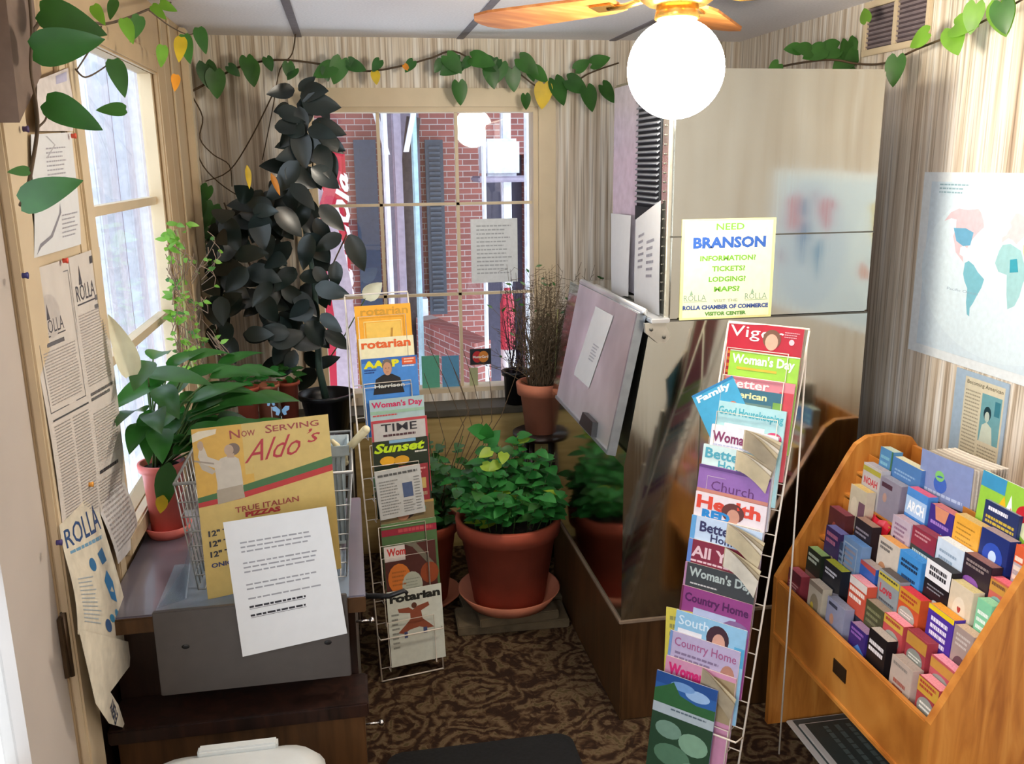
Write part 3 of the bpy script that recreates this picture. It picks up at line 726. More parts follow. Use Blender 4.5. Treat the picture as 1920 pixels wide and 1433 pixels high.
BOOKS = [
 # px, py (top-left of cover in the photo), width m, face, print, label, edge
 (1480,1063,.072,'#7d3038',[('r',0,0,1,.3,'#5a2430'),('l',.1,.35,.9,.6,3,'c9a0a0',.5)],'maroon booklet in the bottom row, farthest from the camera','#a05060'),
 (1518,1085,.072,'#b5ab98',[('r',.0,0,1,.12,'#87796a'),('e',.5,.5,.3,.25,'#8a7f68'),('e',.35,.6,.12,.12,'#c9b040')],'tan booklet with a faded picture, second from the far end of the bottom row','#b8b0a4'),
 (1552,1117,.085,'#8d90a8',[('r',.1,.08,.6,.16,'#3b3e50'),('e',.35,.45,.12,.13,'#b88a72'),('p',[(.2,.95),(.25,.6),(.45,.6),(.55,.95)],'#a9a0b8')],'thick grey blue booklet with a small figure on it in the bottom row','#7c8194'),
 (1595,1165,.072,'#35246e',[('l',.1,.08,.9,.3,2,'8f62b0',.6),('p',[(0,.8),(.6,.4),(1,.55),(1,1),(0,1)],'#4a7ac0'),('p',[(0,.9),(.7,.75),(1,1),(0,1)],'#241a3c')],'violet booklet with a pale blue wedge in the bottom row','#8c6f90'),
 (1630,1176,.075,'#171316',[('l',.08,.2,.9,.46,2,'e6dfe0',.62,3,.1),('p',[(.0,.8),(.4,.66),(1,.8),(1,1),(0,1)],'#b04038')],'black booklet with two bold white title lines in the bottom row','#a39c94'),
 (1673,1226,.080,'#b7a598',[('l',.1,.1,.8,.2,1,'8a8078',.6),('l',.2,.44,.8,.85,3,'9c5548',.6)],'beige booklet with dark red lettering near the front of the bottom row','#9c8f86'),
 (1723,1264,.075,'#a23c42',[('r',0,.02,1,.3,'#c79a3a'),('l',.08,.06,.9,.24,2,'a83a30',.6),('e',.5,.55,.42,.22,'#8d8f88'),('l',.2,.45,.85,.62,2,'e8e6dc',.5),('r',0,.75,1,1,'#6a3228')],'red booklet with a yellow band and oval, nearest the camera in the bottom row','#d98a94'),
 (1515,1024,.075,'#20281e',[('l',.1,.12,.9,.36,2,'b9c2b0',.6),('r',0,.6,1,1,'#7a5a4a')],'dark green booklet with a pale green top edge in the second row','#8fb070'),
 (1546,1048,.088,'#1c1e26',[('l',.1,.15,.8,.32,2,'d0d0d8',.6),('p',[(0,.75),(1,.55),(1,1),(0,1)],'#8b8690')],'thick black booklet with yellow green page tops in the second row','#a3a832'),
 (1594,1077,.08,'#c4503a',[('r',0,.0,1,.16,'#d9d0cc'),('l',.06,.2,.95,.5,2,'f0e4da',.6),('r',0,.7,1,1,'#2a2a3a')],'orange red striped booklet in the second row','#d08c98'),
 (1622,1120,.078,'#4a4a30',[('l',.1,.15,.9,.6,3,'7b7b58',.5)],'olive green booklet with a curled brown cover in the second row','#8a7c6c'),
 (1657,1146,.078,'#b8474a',[('r',0,.02,1,.22,'#c9a040'),('l',.1,.06,.9,.18,1,'a83a30',.6),('e',.5,.5,.4,.2,'#9a9c92'),('l',.2,.42,.85,.56,2,'dedcd0',.5)],'red booklet with a gold band in the middle of the second row','#e08a98'),
 (1702,1178,.075,'#9c3a42',[('r',0,.04,1,.3,'#b88438'),('e',.5,.52,.4,.2,'#84867e'),('l',.2,.45,.85,.58,2,'d8d6cc',.5),('r',0,.78,1,1,'#5a2228')],'dark red booklet with an oval emblem in the second row','#8a2e3c'),
 (1747,1226,.08,'#b8505a',[('r',0,.05,1,.28,'#c08a3c'),('e',.5,.55,.42,.22,'#8f9188'),('l',.2,.46,.85,.62,2,'dcdad0',.5)],'pink edged red booklet near the front end of the second row','#e291a2'),
 (1549,984,.075,'#3c2a58',[('l',.1,.1,.9,.4,2,'b06a86',.6),('e',.6,.75,.2,.16,'#c9b58a')],'purple booklet with pink lettering in the third row at the far end','#6a6ca8'),
 (1582,1003,.088,'#6d8cb4',[('f',.06,.1,.8,.8,.03,'#a6b4c4'),('l',.14,.2,.75,.65,4,'9a8f94',.5)],'light blue map booklet in the third row','#5f8cc8'),
 (1611,1046,.07,'#2f5aa8',[('p',[(0,0),(1,.0),(1,.16),(0,.1)],'#a84a48'),('p',[(0,.7),(1,.85),(1,1),(0,1)],'#b8cdea')],'blue booklet with a curved red top stripe in the third row','#998c88'),
 (1649,1065,.088,'#8a9296',[('r',0,.05,1,.2,'#c0b040'),('l',.05,.08,.95,.17,1,'3a3a34',.5),('t','Love',.12,.28,.6,.2,'#b83040',.03),('l',.15,.6,.9,.8,2,'4a4e58',.5)],'grey booklet with a big red word under a yellow band in the third row','#4e4440'),
 (1688,1099,.082,'#c4502c',[('r',0,0,1,.3,'#c88c2c'),('l',.08,.08,.9,.26,2,'a8382a',.6),('e',.45,.55,.4,.2,'#a3a59a'),('l',.15,.48,.8,.6,2,'dcdad0',.5)],'orange and red booklet in the middle of the third row','#c42f3a'),
 (1742,1130,.09,'#4a2f96',[('r',0,0,1,.1,'#e8c81e'),('l',.15,.2,.85,.75,4,'e8e0f2',.6,5,.1)],'violet booklet with a bright yellow top edge and white lettering','#d8902c'),
 (1790,1170,.085,'#a08c84',[('l',.15,.12,.9,.4,3,'c8bcb4',.5),('e',.5,.75,.35,.22,'#5c4248')],'stone coloured booklet with a dark round picture below the violet one','#c0a48c'),
 (1556,948,.085,'#5a2a2c',[('r',0,.5,1,1,'#2c1a1e'),('e',.4,.5,.12,.14,'#a05048')],'dark maroon booklet in the fourth row at the far end','#7c3a48'),
 (1604,969,.08,'#2c2226',[('l',.1,.2,.9,.4,2,'9a9098',.5),('e',.45,.6,.35,.14,'#7a5a8a'),('e',.75,.85,.12,.14,'#c98a3a')],'thick brown booklet with a violet picture in the fourth row','#a08070'),
 (1649,1003,.09,'#c8bdb0',[('l',.1,.1,.7,.3,2,'6a6460',.6),('e',.3,.75,.2,.2,'#b8845e'),('e',.65,.82,.18,.2,'#704434')],'cream booklet with two faces in the fourth row','#c98f50'),
 (1680,1024,.088,'#3f8cd0',[('l',.1,.15,.9,.36,2,'1c2c48',.62,3,.1),('l',.2,.48,.85,.7,2,'24365a',.62,4,.1)],'thick bright blue booklet with dark title lines in the fourth row','#3a86cc'),
 (1738,1046,.09,'#16171c',[('r',0,0,1,.34,'#e6e6ea'),('l',.15,.08,.85,.28,2,'2a2a30',.7,3,.05),('e',.55,.75,.2,.12,'#c8ccd0'),('l',.15,.42,.85,.55,2,'8a8c94',.4)],'black booklet with a broad white band at the top in the fourth row','#2a2a2e'),
 (1781,1084,.075,'#d3c4aa',[('e',.5,.5,.3,.28,'#e0d4be'),('t','\u2665',.42,.4,.16,.12,'#a83a3a')],'tan booklet with a small heart, toward the near end of the display','#cdbf88'),
 (1833,1120,.08,'#7fc49a',[('l',.12,.2,.9,.6,3,'e8f4ea',.5),('p',[(0,.85),(.6,.75),(1,1),(0,1)],'#2a3a58')],'mint green booklet beside the near side panel','#8ccba2'),
 (1596,907,.078,'#c9bda4',[('r',.6,.3,1,.8,'#7a5866'),('e',.32,.5,.2,.25,'#d8ccb4')],'tan booklet with a faint heart at the far end of the fifth row','#c9b070'),
 (1675,964,.078,'#b8a8b8',[('l',.15,.15,.85,.7,5,'8a6a86',.5),('e',.2,.55,.06,.06,'#3a2c3a')],'pale pink booklet with small print in the fifth row','#a89098'),
 (1712,984,.095,'#2c3a3a',[('r',0,0,1,.42,'#8c2c40'),('l',.12,.08,.8,.26,2,'c08a90',.5),('l',.1,.5,.95,.85,3,'c8d4d0',.6,4,.1)],'booklet with a crimson upper half and dark green lower half in the fifth row','#883848'),
 (1757,1005,.095,'#c8d6e6',[('l',.12,.2,.8,.75,4,'8fa3b8',.4),('e',.75,.75,.06,.05,'#7ab090')],'pale icy blue folded booklet with faint lines in the fifth row','#d2dfe8'),
 (1807,1034,.09,'#2c1f2a',[('l',.1,.08,.95,.24,2,'8a7a78',.6),('e',.35,.5,.3,.12,'#8450a0'),('e',.85,.7,.12,.2,'#d09c40'),('e',.3,.75,.14,.12,'#4a3068')],'thick dark booklet with a violet picture near the near end of the fifth row','#8c6058'),
 (1853,1077,.085,'#c25a50',[('r',0,.04,1,.28,'#c0883a'),('l',.1,.08,.9,.22,1,'6a4430',.5),('e',.5,.55,.42,.2,'#80a39a')],'coral edged booklet next to the near side panel','#e26a7a'),
 (1620,866,.085,'#b9b4b4',[('r',0,.06,1,.18,'#a8a040'),('t','NOAH',.12,.3,.76,.18,'#c03c48',.03),('l',.1,.6,.9,.9,3,'9a5c60',.5)],'white booklet with a red word at the far end of the sixth row','#a09aa0'),
 (1649,890,.092,'#8a8494',[('r',.08,.12,.6,.24,'#4a2c3c'),('e',.3,.5,.1,.12,'#b08c80')],'thick plain grey boxed booklet in the sixth row','#8a8a96'),
 (1702,912,.085,'#4a86cc',[('r',0,.18,1,.58,'#a8c4e6'),('t','ARCH',.1,.26,.8,.24,'#f0f4fa',.04),('p',[(0,.62),(1,.62),(1,1),(0,1)],'#2f78c4')],'blue booklet with large white capitals ARCH in the sixth row','#c85a78'),
 (1745,943,.09,'#3a2a80',[('p',[(.2,0),(.8,0),(.7,.3),(.3,.3)],'#d08a6a'),('l',.1,.35,.9,.48,1,'a07cc8',.6),('p',[(.1,.95),(.6,.55),(1,.95)],'#8cbcec')],'purple booklet with an orange and pale blue picture in the sixth row','#b86a68'),
 (1791,962,.09,'#dfa23a',[('l',.12,.15,.85,.75,6,'a87828',.3)],'orange yellow booklet in the sixth row','#c8a870'),
 (1841,988,.09,'#1c2c6c',[('e',.5,.45,.14,.12,'#c4d8f4'),('e',.5,.45,.36,.26,'#2c4cb0'),('e',.5,.45,.14,.12,'#c4d8f4'),('l',.1,.75,.95,.85,1,'b06a48',.6)],'navy booklet with a glowing blue planet in the sixth row','#a08c90'),
 (1901,1053,.08,'#e4e4ea',[('e',.6,.6,.3,.35,'#35305c'),('e',.65,.65,.2,.25,'#7a88c0')],'white booklet with a dark oval at the near end of the display','#3a3a44'),
 (1905,1020,.08,'#d05a34',[('l',.1,.2,.9,.7,3,'f0dcc8',.5)],'orange red booklet at the near end, behind the white one','#c8443c'),
 (1848,936,.11,'#23305e',[('l',.12,.1,.7,.2,1,'e6e6f0',.8,3,.05),('l',.08,.3,.95,.5,2,'c0a83a',.6,4,.1),('r',.5,.7,1,.9,'#a8cdea')],'navy booklet with white and gold title lines in front of the green magazine','#8b94a2'),
 (1652,837,.06,'#4d80ac',[('l',.1,.2,.8,.7,3,'7ab0c4',.5),('r',.88,0,1,1,'#3c6a4a')],'small blue booklet in the top row at the far end','#a8b4a4'),
 (1673,854,.125,'#4a76ae',[('l',.1,.3,.85,.5,2,'88a8cc',.5)],'wide blue booklet in the top row','#c4c0a0'),
]
BOOKS.append((1560,1004,.075,'#33405e',[('l',.1,.2,.9,.6,3,'8896b4',.5)],'slate blue booklet behind the far end of the second row','#7a8096'))
seen_b = []
for px, py, wd, face, cmds, lab, edge in BOOKS:
    d = ray(px, py); k = .035 / .0635
    # the display's real sloping envelope X = 1.235 + (z - .545) k
    t = (1.235 + (CAM_H - .545) * k) / (d.x - d.z * k)
    p = V(0, 0, CAM_H) + d * t
    r = max(0, min(6, round((p.z - .545) / .0635)))
    X = 1.226 + r * .035
    p = on(px, py, 'x', X + .004)
    sh = .43 + r * .0635
    yl = min(p.y, BY1 - .024); wd = min(wd, yl - (BY0 + .024))
    for (rr, a, e) in seen_b:
        if rr == r and yl > e and yl - wd < a and yl <= a + .5:
            if a > yl: yl = min(yl, e - .0025)
    for (rr, a, e) in seen_b:
        if rr == r and e < yl and a < yl + 1e-6 and a > yl - wd: wd = max(.03, yl - a - .0025)
    wd = min(wd, yl - (BY0 + .024))
    seen_b.append((r, yl, yl - wd))
    block_book('booklet', X, yl, sh + .0005, wd, max(.08, p.z - sh), .027, face, cmds, lab, edge=edge, tilt=3)
# red crumpled booklet, folded brochures stack and green magazine, top rows
b = MB(); base = on(1616, 985, 'x', 1.372); fn_u = V(0, -1, 0)
vs = []; rr = random.Random(5)
for j in range(4):
    for i in range(9):
        a = i / 8; vs.append(base + fn_u * (a * .10) + V(.012 * math.sin(a * 9) + j * .009, 0, -.03 + [0, .045, .062, .03][j] + .012 * math.sin(a * 3.1) + rr.uniform(-.003, .003)))
b.add(vs, [(j * 9 + i, j * 9 + i + 1, (j + 1) * 9 + i + 1, (j + 1) * 9 + i) for j in range(3) for i in range(8)], ink('#c4142a'), False)
lo = base + V(-.002, 0, -.09)
b.prism([lo, lo + fn_u * .09, lo + fn_u * .09 + V(0, 0, .085), lo + V(0, 0, .085)], (.02, 0, 0), ink('#7c2838'))
tag(b.build('folded_leaflet'), 'crumpled bright red folded leaflet among the booklets', 'leaflet')
o = thing('brochure_stack', 'thick stack of grey blue brochures with fanned pages at the top', 'brochure stack', (1.47, 1.93, .80))
b = MB(); bs = on(1722, 960, 'x', 1.452); h_ = on(1731, 840, 'x', 1.452).z - bs.z; wd = .175
y0 = on(1731, 837, 'x', 1.452).y
vs = []
pt = lambda a, c_, l: V(1.450 + .02 * a / wd * a / wd - l, y0 - a, bs.z + c_)
pg = Page(b, pt, wd, h_); pg.base(ink('#7d8cb8'), 8, 1); pg.rect(0, .68, 1, 1, '#2c2a3a', 8); pg.ell(.45, .42, .13, .13, '#3a62b4'); pg.ell(.43, .3, .09, .08, '#7cc06a'); pg.lines(.1, .55, .9, .64, 1, 'b4c0dc', .5)
b.build('cover', o)
b = MB()
for i in range(12):
    x_ = 1.4525 + i * .0072
    q = [V(x_ + .0 + .02 * (k / 6) ** 2, y0 - .004 - wd * k / 6, bs.z) for k in range(7)]
    vs = q + [p + V(.001 * i, 0, h_ * (1 - .0) - .004) for p in q] + [p + V(.0045, 0, h_ - .006) for p in q] + [p + V(.0045, 0, 0) for p in q]
    fs = []
    for k in range(6):
        fs += [(k, k + 1, 7 + k + 1, 7 + k), (7 + k, 7 + k + 1, 14 + k + 1, 14 + k), (14 + k, 14 + k + 1, 21 + k + 1, 21 + k)]
    fs += [(6, 27, 20, 13), (0, 7, 14, 21)]
    b.add(vs, fs, M_pageedge if i % 2 else ink('#b3a99c'))
b.build('folded_sheets', o)
o = block_book('magazine', 1.443, on(1843, 881, 'x', 1.452).y, .80, .20, on(1843, 881, 'x', 1.452).z - .80, .006, '#8fc040',
    [('r', 0, 0, .4, .2, '#3a8cb8'), ('p', [(.25, .5), (.4, .2), (.5, .5)], '#e0b020'), ('p', [(.42, .5), (.5, .15), (.6, .55)], '#f0f0ea'), ('p', [(.5, .6), (.52, .3), (.66, .55), (.62, .66)], '#d8741e'),
     ('e', .75, .32, .14, .12, '#b8202c'), ('e', .3, .45, .08, .1, '#5a2420'), ('e', .85, .5, .16, .12, '#d8dcae')], 'lime green magazine with peppers and vegetables on its cover, in the top tier', 'magazine', None, '#c8ccc8', tilt=4)
# newspapers on the floor under the case
o = thing('newspaper_pile', 'dark folded newspapers lying on the carpet under the oak display case', 'newspaper', (1.42, 2.02, 0))
for k, (dx, dy, c) in enumerate(((0, 0, '#3c4648'), (-.012, .02, '#47504f'), (.01, -.015, '#3a4340'))):
    b = MB(); z = .002 + k * .008
    b.span((1.265 + dx, 1.72 + dy, z), (1.56 + dx, 2.235 + dy, z + .007), M_news, .002)
    pg = Page(b, flat((1.265 + dx, 2.235 + dy, z + .007), (0, -1, 0), (1, 0, 0)), .515, .295)
    pg.rect(0.01, 0, .99, .94, c); pg.lines(.05, .1, .5, .85, 6, '5d6a66', .4, k + 2); pg.rect(.56, .15, .9, .75, '28302e')
    b.build('newspaper_sheet', o)

# ------------------------------------------------------------------ magazine racks
TITLE = lambda t, c, y=.035, h=.10, x=.05, w_=.9, b_=.02, sh=0.0: ('t', t, x, y, w_, h, c, b_, sh)
def man(cx=.5, top=.1, sc=1.0, skin='#b98a6c', hair='#6a6058', coat='#14161c'):
    return [('p', [(cx - .36 * sc, top + .55 * sc), (cx - .28 * sc, top + .3 * sc), (cx - .1 * sc, top + .23 * sc), (cx + .1 * sc, top + .23 * sc), (cx + .28 * sc, top + .3 * sc), (cx + .36 * sc, top + .55 * sc)], coat),
            ('e', cx, top + .08 * sc, .12 * sc, .10 * sc, hair), ('e', cx, top + .14 * sc, .1 * sc, .11 * sc, skin),
            ('e', cx - .035 * sc, top + .13 * sc, .014 * sc, .007 * sc, '#3a2a24'), ('e', cx + .035 * sc, top + .13 * sc, .014 * sc, .007 * sc, '#3a2a24'), ('r', cx - .03 * sc, top + .19 * sc, cx + .03 * sc, top + .197 * sc, '#7a3f38')]
class Rack:
    def __init__(s, O, yaw, lean, w):
        s.O = V(O[0], O[1], 0); s.w = w; s.yaw = yaw
        s.ux = V(math.cos(yaw), math.sin(yaw), 0); n = V(math.sin(yaw), -math.cos(yaw), 0)
        s.sd = (-n * math.sin(lean) + V(0, 0, math.cos(lean))); s.nn = n * math.cos(lean) + V(0, 0, math.sin(lean)); s.n = n
    def pt(s, u, t, k=0): return s.O + s.ux * u + s.sd * t + s.nn * k
    def s_at(s, py, u, k=.045):
        lo, hi = 0.0, 1.6
        for _ in range(40):
            m = (lo + hi) / 2
            if proj(s.pt(u, m, k))[1] > py: lo = m
            else: hi = m
        return lo
def rack_frame(rk, name, label, H, s0, loops, hinge=None):
    o = thing(name, label, 'magazine rack', rk.O, rk.yaw)
    b0 = s0
    for u in (0, rk.w):
        b = MB(); b.tube([rk.pt(u, 0.004), rk.pt(u, H)], .0028, M_wire, 8); b.build('side_rail', o)
    for q in ([rk.pt(0, H), rk.pt(0, H + .004), rk.pt(rk.w, H + .004), rk.pt(rk.w, H)], [rk.pt(0, .006), rk.pt(rk.w, .006)],
              [rk.pt(0, b0, .0), rk.pt(0, b0 - .002, .05), rk.pt(rk.w, b0 - .002, .05), rk.pt(rk.w, b0, 0)]):
        b = MB(); b.tube(q, .0026, M_wire, 8); b.build('cross_wire', o)
    back = -rk.n
    for u in (0.0, rk.w):   # easel legs behind
        top = rk.pt(u, H * .97); d = .30 if hinge is None else hinge
        foot = V(top.x, top.y, .003) + back * d * .2
        b = MB(); b.tube([top, foot], .0026, M_wire, 8); b.build('rear_leg', o)
    for (tp, kk, hh) in loops:
        # wire pocket: floor of the pocket and the front hoop that holds the magazine
        b = MB(); a, e = .028, rk.w - .028
        b.tube([rk.pt(0, tp - .262, .0), rk.pt(rk.w, tp - .262, .0)], .0016, M_wire, 6)
        d = lambda t: kk + .0105 - (.27 - t) * 0.0
        ms = lambda u, t, k: rk.mag_pt(u, tp, t, k)
        b.tube([rk.pt(a, tp - .264, .0), ms(a, 0, .010), ms(a, hh, .010), ms(e, hh, .010), ms(e, 0, .010), rk.pt(e, tp - .264, .0)], .0016, M_wire, 6)
        b.build('pocket', o)
    return o
DEL = R(6)
def _mag_pt(self, u, tp, t, k, ktop=.045, L=.27):
    v = self.sd * math.cos(DEL) + self.nn * math.sin(DEL); nm = self.nn * math.cos(DEL) - self.sd * math.sin(DEL)
    top = self.pt(u, tp, ktop)
    return top - v * (L - t) + nm * k
Rack.mag_pt = _mag_pt
def magazine(rk, tp, u0, wd, face, cmds, label, group, th=.005, rot=0.0, L=.27, ktop=.045, curl=0.0, fan=None, name='magazine'):
    base = rk.mag_pt(u0 + wd / 2, tp, 0, 0, ktop, L)
    o = thing(name, label, 'magazine', base, rk.yaw, group)
    v = rk.sd * math.cos(DEL) + rk.nn * math.sin(DEL); nm = rk.nn * math.cos(DEL) - rk.sd * math.sin(DEL); ux = rk.ux
    c, s_ = math.cos(rot), math.sin(rot)
    U = ux * c + v * s_; Vv = v * c - ux * s_
    top = rk.pt(u0, tp, ktop); org = top - Vv * L
    def fn(a, b_, l):
        # the upper right corner sags forward a little on soft issues
        q = max(0, (a / wd - .35)) * max(0, (b_ / L - .55)); return org + U * a + Vv * b_ + nm * (l + curl * q * .25) - Vv * (curl * q * .35)
    b = MB(); nx, ny = (8, 6) if curl else (1, 1)
    Page(b, lambda a, b_, l: fn(a, b_, l - .0004), wd, L).base(ink(face), nx, ny)
    pg = Page(b, fn, wd, L); pg.draw(cmds)
    # back cover sheet
    b.add([fn(0, 0, -th), fn(wd, 0, -th), fn(wd, L, -th), fn(0, L, -th)], [(3, 2, 1, 0)], ink(face))
    b.build('cover', o)
    b = MB(); vs = []; fs = []
    n = 8
    for i in range(n + 1):
        a = wd * i / n * .996
        vs += [fn(a, L * .998, -.0006), fn(a, L * .998, -th), fn(a, 0, -.0006), fn(a, 0, -th)]
    for i in range(n):
        k = i * 4; fs += [(k, k + 4, k + 5, k + 1), (k + 2, k + 3, k + 7, k + 6)]
    k = n * 4; fs += [(k, k + 2, k + 3, k + 1), (0, 1, 3, 2)]
    for j in range(6):
        pass
    b.add(vs, fs, M_pageedge); b.build('page_block', o)
    if fan:
        for q, (f0, drop, out) in enumerate(fan):
            b = MB(); vs = []; N = 7
            for j in range(5):
                t = j / 4
                for i in range(N):
                    a = i / (N - 1)
                    p = fn(wd * (f0 + (1.0 - f0) * a), L * (1 - drop * a * a) - t * L * .20, .002 + .0025 * q)
                    vs.append(p + nm * (out * math.sin(a * math.pi * .8) * (1 - t * .7)) + U * (.012 * a * (1 - t)))
            b.add(vs, [(j * N + i, j * N + i + 1, (j + 1) * N + i + 1, (j + 1) * N + i) for j in range(4) for i in range(N - 1)], mat('curled_page_%d' % (q % 3), ('#cbbd9c', '#a99c84', '#d9d2c2')[q % 3], .7, vary=.1), True)
            b.build('curled_page', o)
    return o

# ---- left rack
rk1 = Rack((.034, 2.735), R(10.9), R(13), .216)
G1 = 'magazines in the white wire rack in the middle'
def rot_(t, c, **k): return TITLE(t, c, **k)
M1 = [
 (572, .020, .19, '#e0a02c', [TITLE('rotarian', '#b98a28', .03, .10, .1, .85), ('f', .14, .2, .82, .86, .012, '#e2c97c'), ('r', .18, .22, .8, .84, '#dcb553'), ('p', [(.62, .3), (.66, .3), (.58, .8), (.54, .8)], '#a87e30')], 'yellow and gold magazine at the top of the left wire rack'),
 (633, .024, .186, '#ddd8b4', [TITLE('rotarian', '#cf5a26', .03, .105, .04, .9, .035)], 'cream magazine with an orange title, second in the left wire rack'),
 (671, .026, .19, '#3f7fc8', [('r', 0, 0, 1, .055, '#2c62ac'), TITLE('AARP', '#d8d21c', .03, .095, .03, .64, .06), ('r', .72, .02, .97, .11, '#c8522c'), ('l', .76, .03, .95, .1, 2, 'e8c0a8', .5), ('l', .04, .14, .26, .2, 2, '1c3c7c', .5), ('l', .72, .12, .95, .15, 1, 'd0e0f4', .5)] + man(.45, .035, .78) + [TITLE('Harrison', '#c9d2d0', .335, .05, .2, .54, .02)], 'blue magazine with a grey haired man in black on the cover'),
 (748, .040, .186, '#9fb8bc', [TITLE("Woman's Day", '#c0245c', .03, .10, .03, .94, .03), ('r', 0, .15, 1, .19, '#8fb49c'), ('l', .04, .2, .5, .23, 1, 'c04848', .6)], 'pale blue green magazine with a magenta title in the left rack'),
 (787, .038, .192, '#b8b6b4', [('f', 0, 0, 1, 1, .035, '#b0404a'), TITLE('TIME', '#2c2c34', .055, .10, .17, .64, .01), ('l', .2, .19, .8, .23, 1, '4a3038', .7)], 'white magazine with a red border and black title'),
 (826, .036, .19, '#1c2a1c', [('r', .3, 0, .78, .04, '#7aa8c8'), TITLE('Sunset', '#b8d81e', .03, .125, .02, .92, .04, .25), ('l', .75, .17, .98, .21, 1, 'd8d8d0', .5), ('e', .25, .26, .14, .06, '#d8a020'), ('e', .5, .27, .14, .06, '#c89420')], 'dark green magazine with a lime script title'),
 (945, .040, .186, '#7a6a48', [('e', .45, .10, .2, .12, '#2c1c18'), ('e', .42, .14, .12, .09, '#a8745a'), ('r', 0, .0, 1, .03, '#a8884c'), ('e', .75, .10, .1, .06, '#6a8a78')], 'magazine with a dark haired woman, below the folded newspaper'),
 (980, .038, .19, '#4a6a40', [('r', 0, .0, 1, .07, '#5c8050'), ('r', 0, .075, 1, .16, '#93243a'), ('l', .3, .09, .95, .15, 1, 'b84a50', .7)], 'green magazine with a crimson band in the left rack'),
 (1022, .040, .178, '#4c2420', [('r', 0, 0, .4, .2, '#d8d0cc'), TITLE('Wom', '#c43a38', .03, .10, .05, .36, .04), ('e', .26, .44, .22, .20, '#c8702c'), ('e', .5, .55, .2, .18, '#aab0a0'), ('p', [(.4, 0), (.62, 0), (.95, .3), (.9, .36), (.55, .05)], '#6e6a5c'), ('l', .12, .34, .4, .56, 4, '9c5a24', .4), ('l', .38, .46, .66, .66, 5, '8a9084', .35), ('e', .85, .42, .18, .14, '#8a4020')], 'magazine with an orange pumpkin and white squash on the cover'),
 (1106, .034, .19, '#cdd2c6', [TITLE('rotarian', '#1f211e', .05, .105, .05, .92, .05),
     ('p', [(.18, .24), (.38, .24), (.45, .28), (.54, .24), (.74, .21), (.76, .26), (.6, .31), (.62, .42), (.74, .5), (.82, .56), (.7, .56), (.55, .52), (.38, .54), (.26, .58), (.16, .56), (.3, .47), (.4, .40), (.4, .32), (.2, .29)], '#8c4a34'), ('e', .48, .225, .05, .04, '#5a3426'),
     ('r', .27, .56, .33, .64, '#44507c'), ('r', .62, .54, .69, .62, '#44507c'), ('l', .06, .3, .2, .8, 8, '8c9088', .4)], 'white magazine with a leaping dancer in red, lowest in the left rack'),
]
loops1 = []
for i, (py, u0, wd, face, cmds, lab) in enumerate(M1):
    tp = rk1.s_at(py, .1); L = .262
    magazine(rk1, tp, u0, wd, face, cmds, lab, G1, L=L, th=.004)
    loops1.append((tp, .045, {0: .0, 1: .0, 3: .0, 4: 0.0, 5: .0}.get(i, .17) or .12))
    loops1[-1] = (tp, .045, (.235, .12, .175, .12, .12, .12, .2, .2, .235, .17)[i])
rack_frame(rk1, 'wire_magazine_rack', 'narrow white wire magazine rack leaning in the aisle by the window', rk1.s_at(553, .1, 0), rk1.s_at(1189, .1, .05), loops1)
# red spined issue and folded newspaper in its middle pocket
tp = rk1.s_at(872, .15)
magazine(rk1, tp, .115, .10, '#8c2a34', [('r', .1, .2, .9, .35, '#b8a060'), ('l', .1, .05, .95, .15, 2, 'd09090', .5), ('l', .1, .4, .95, .8, 4, 'a08a70', .5)], 'red leaflet behind the folded newspaper in the left rack', None, L=.24, ktop=.056, th=.003)
tp = rk1.s_at(880, .1)
o = magazine(rk1, tp, .030, .155, '#b9bcba', [('l', .05, .08, .95, .16, 1, '5a5c5c', .6), ('r', .56, .32, .78, .62, '#4a5c80'), ('l', .06, .22, .5, .95, 12, '8c8e8c', .4, 3), ('l', .82, .22, .96, .95, 12, '8c8e8c', .4, 4), ('l', .54, .68, .8, .95, 5, '8c8e8c', .4, 5)],
    'folded white newspaper in a middle pocket of the left rack', None, L=.165, ktop=.066, th=.010, rot=R(3), name='newspaper')
o['category'] = 'newspaper'

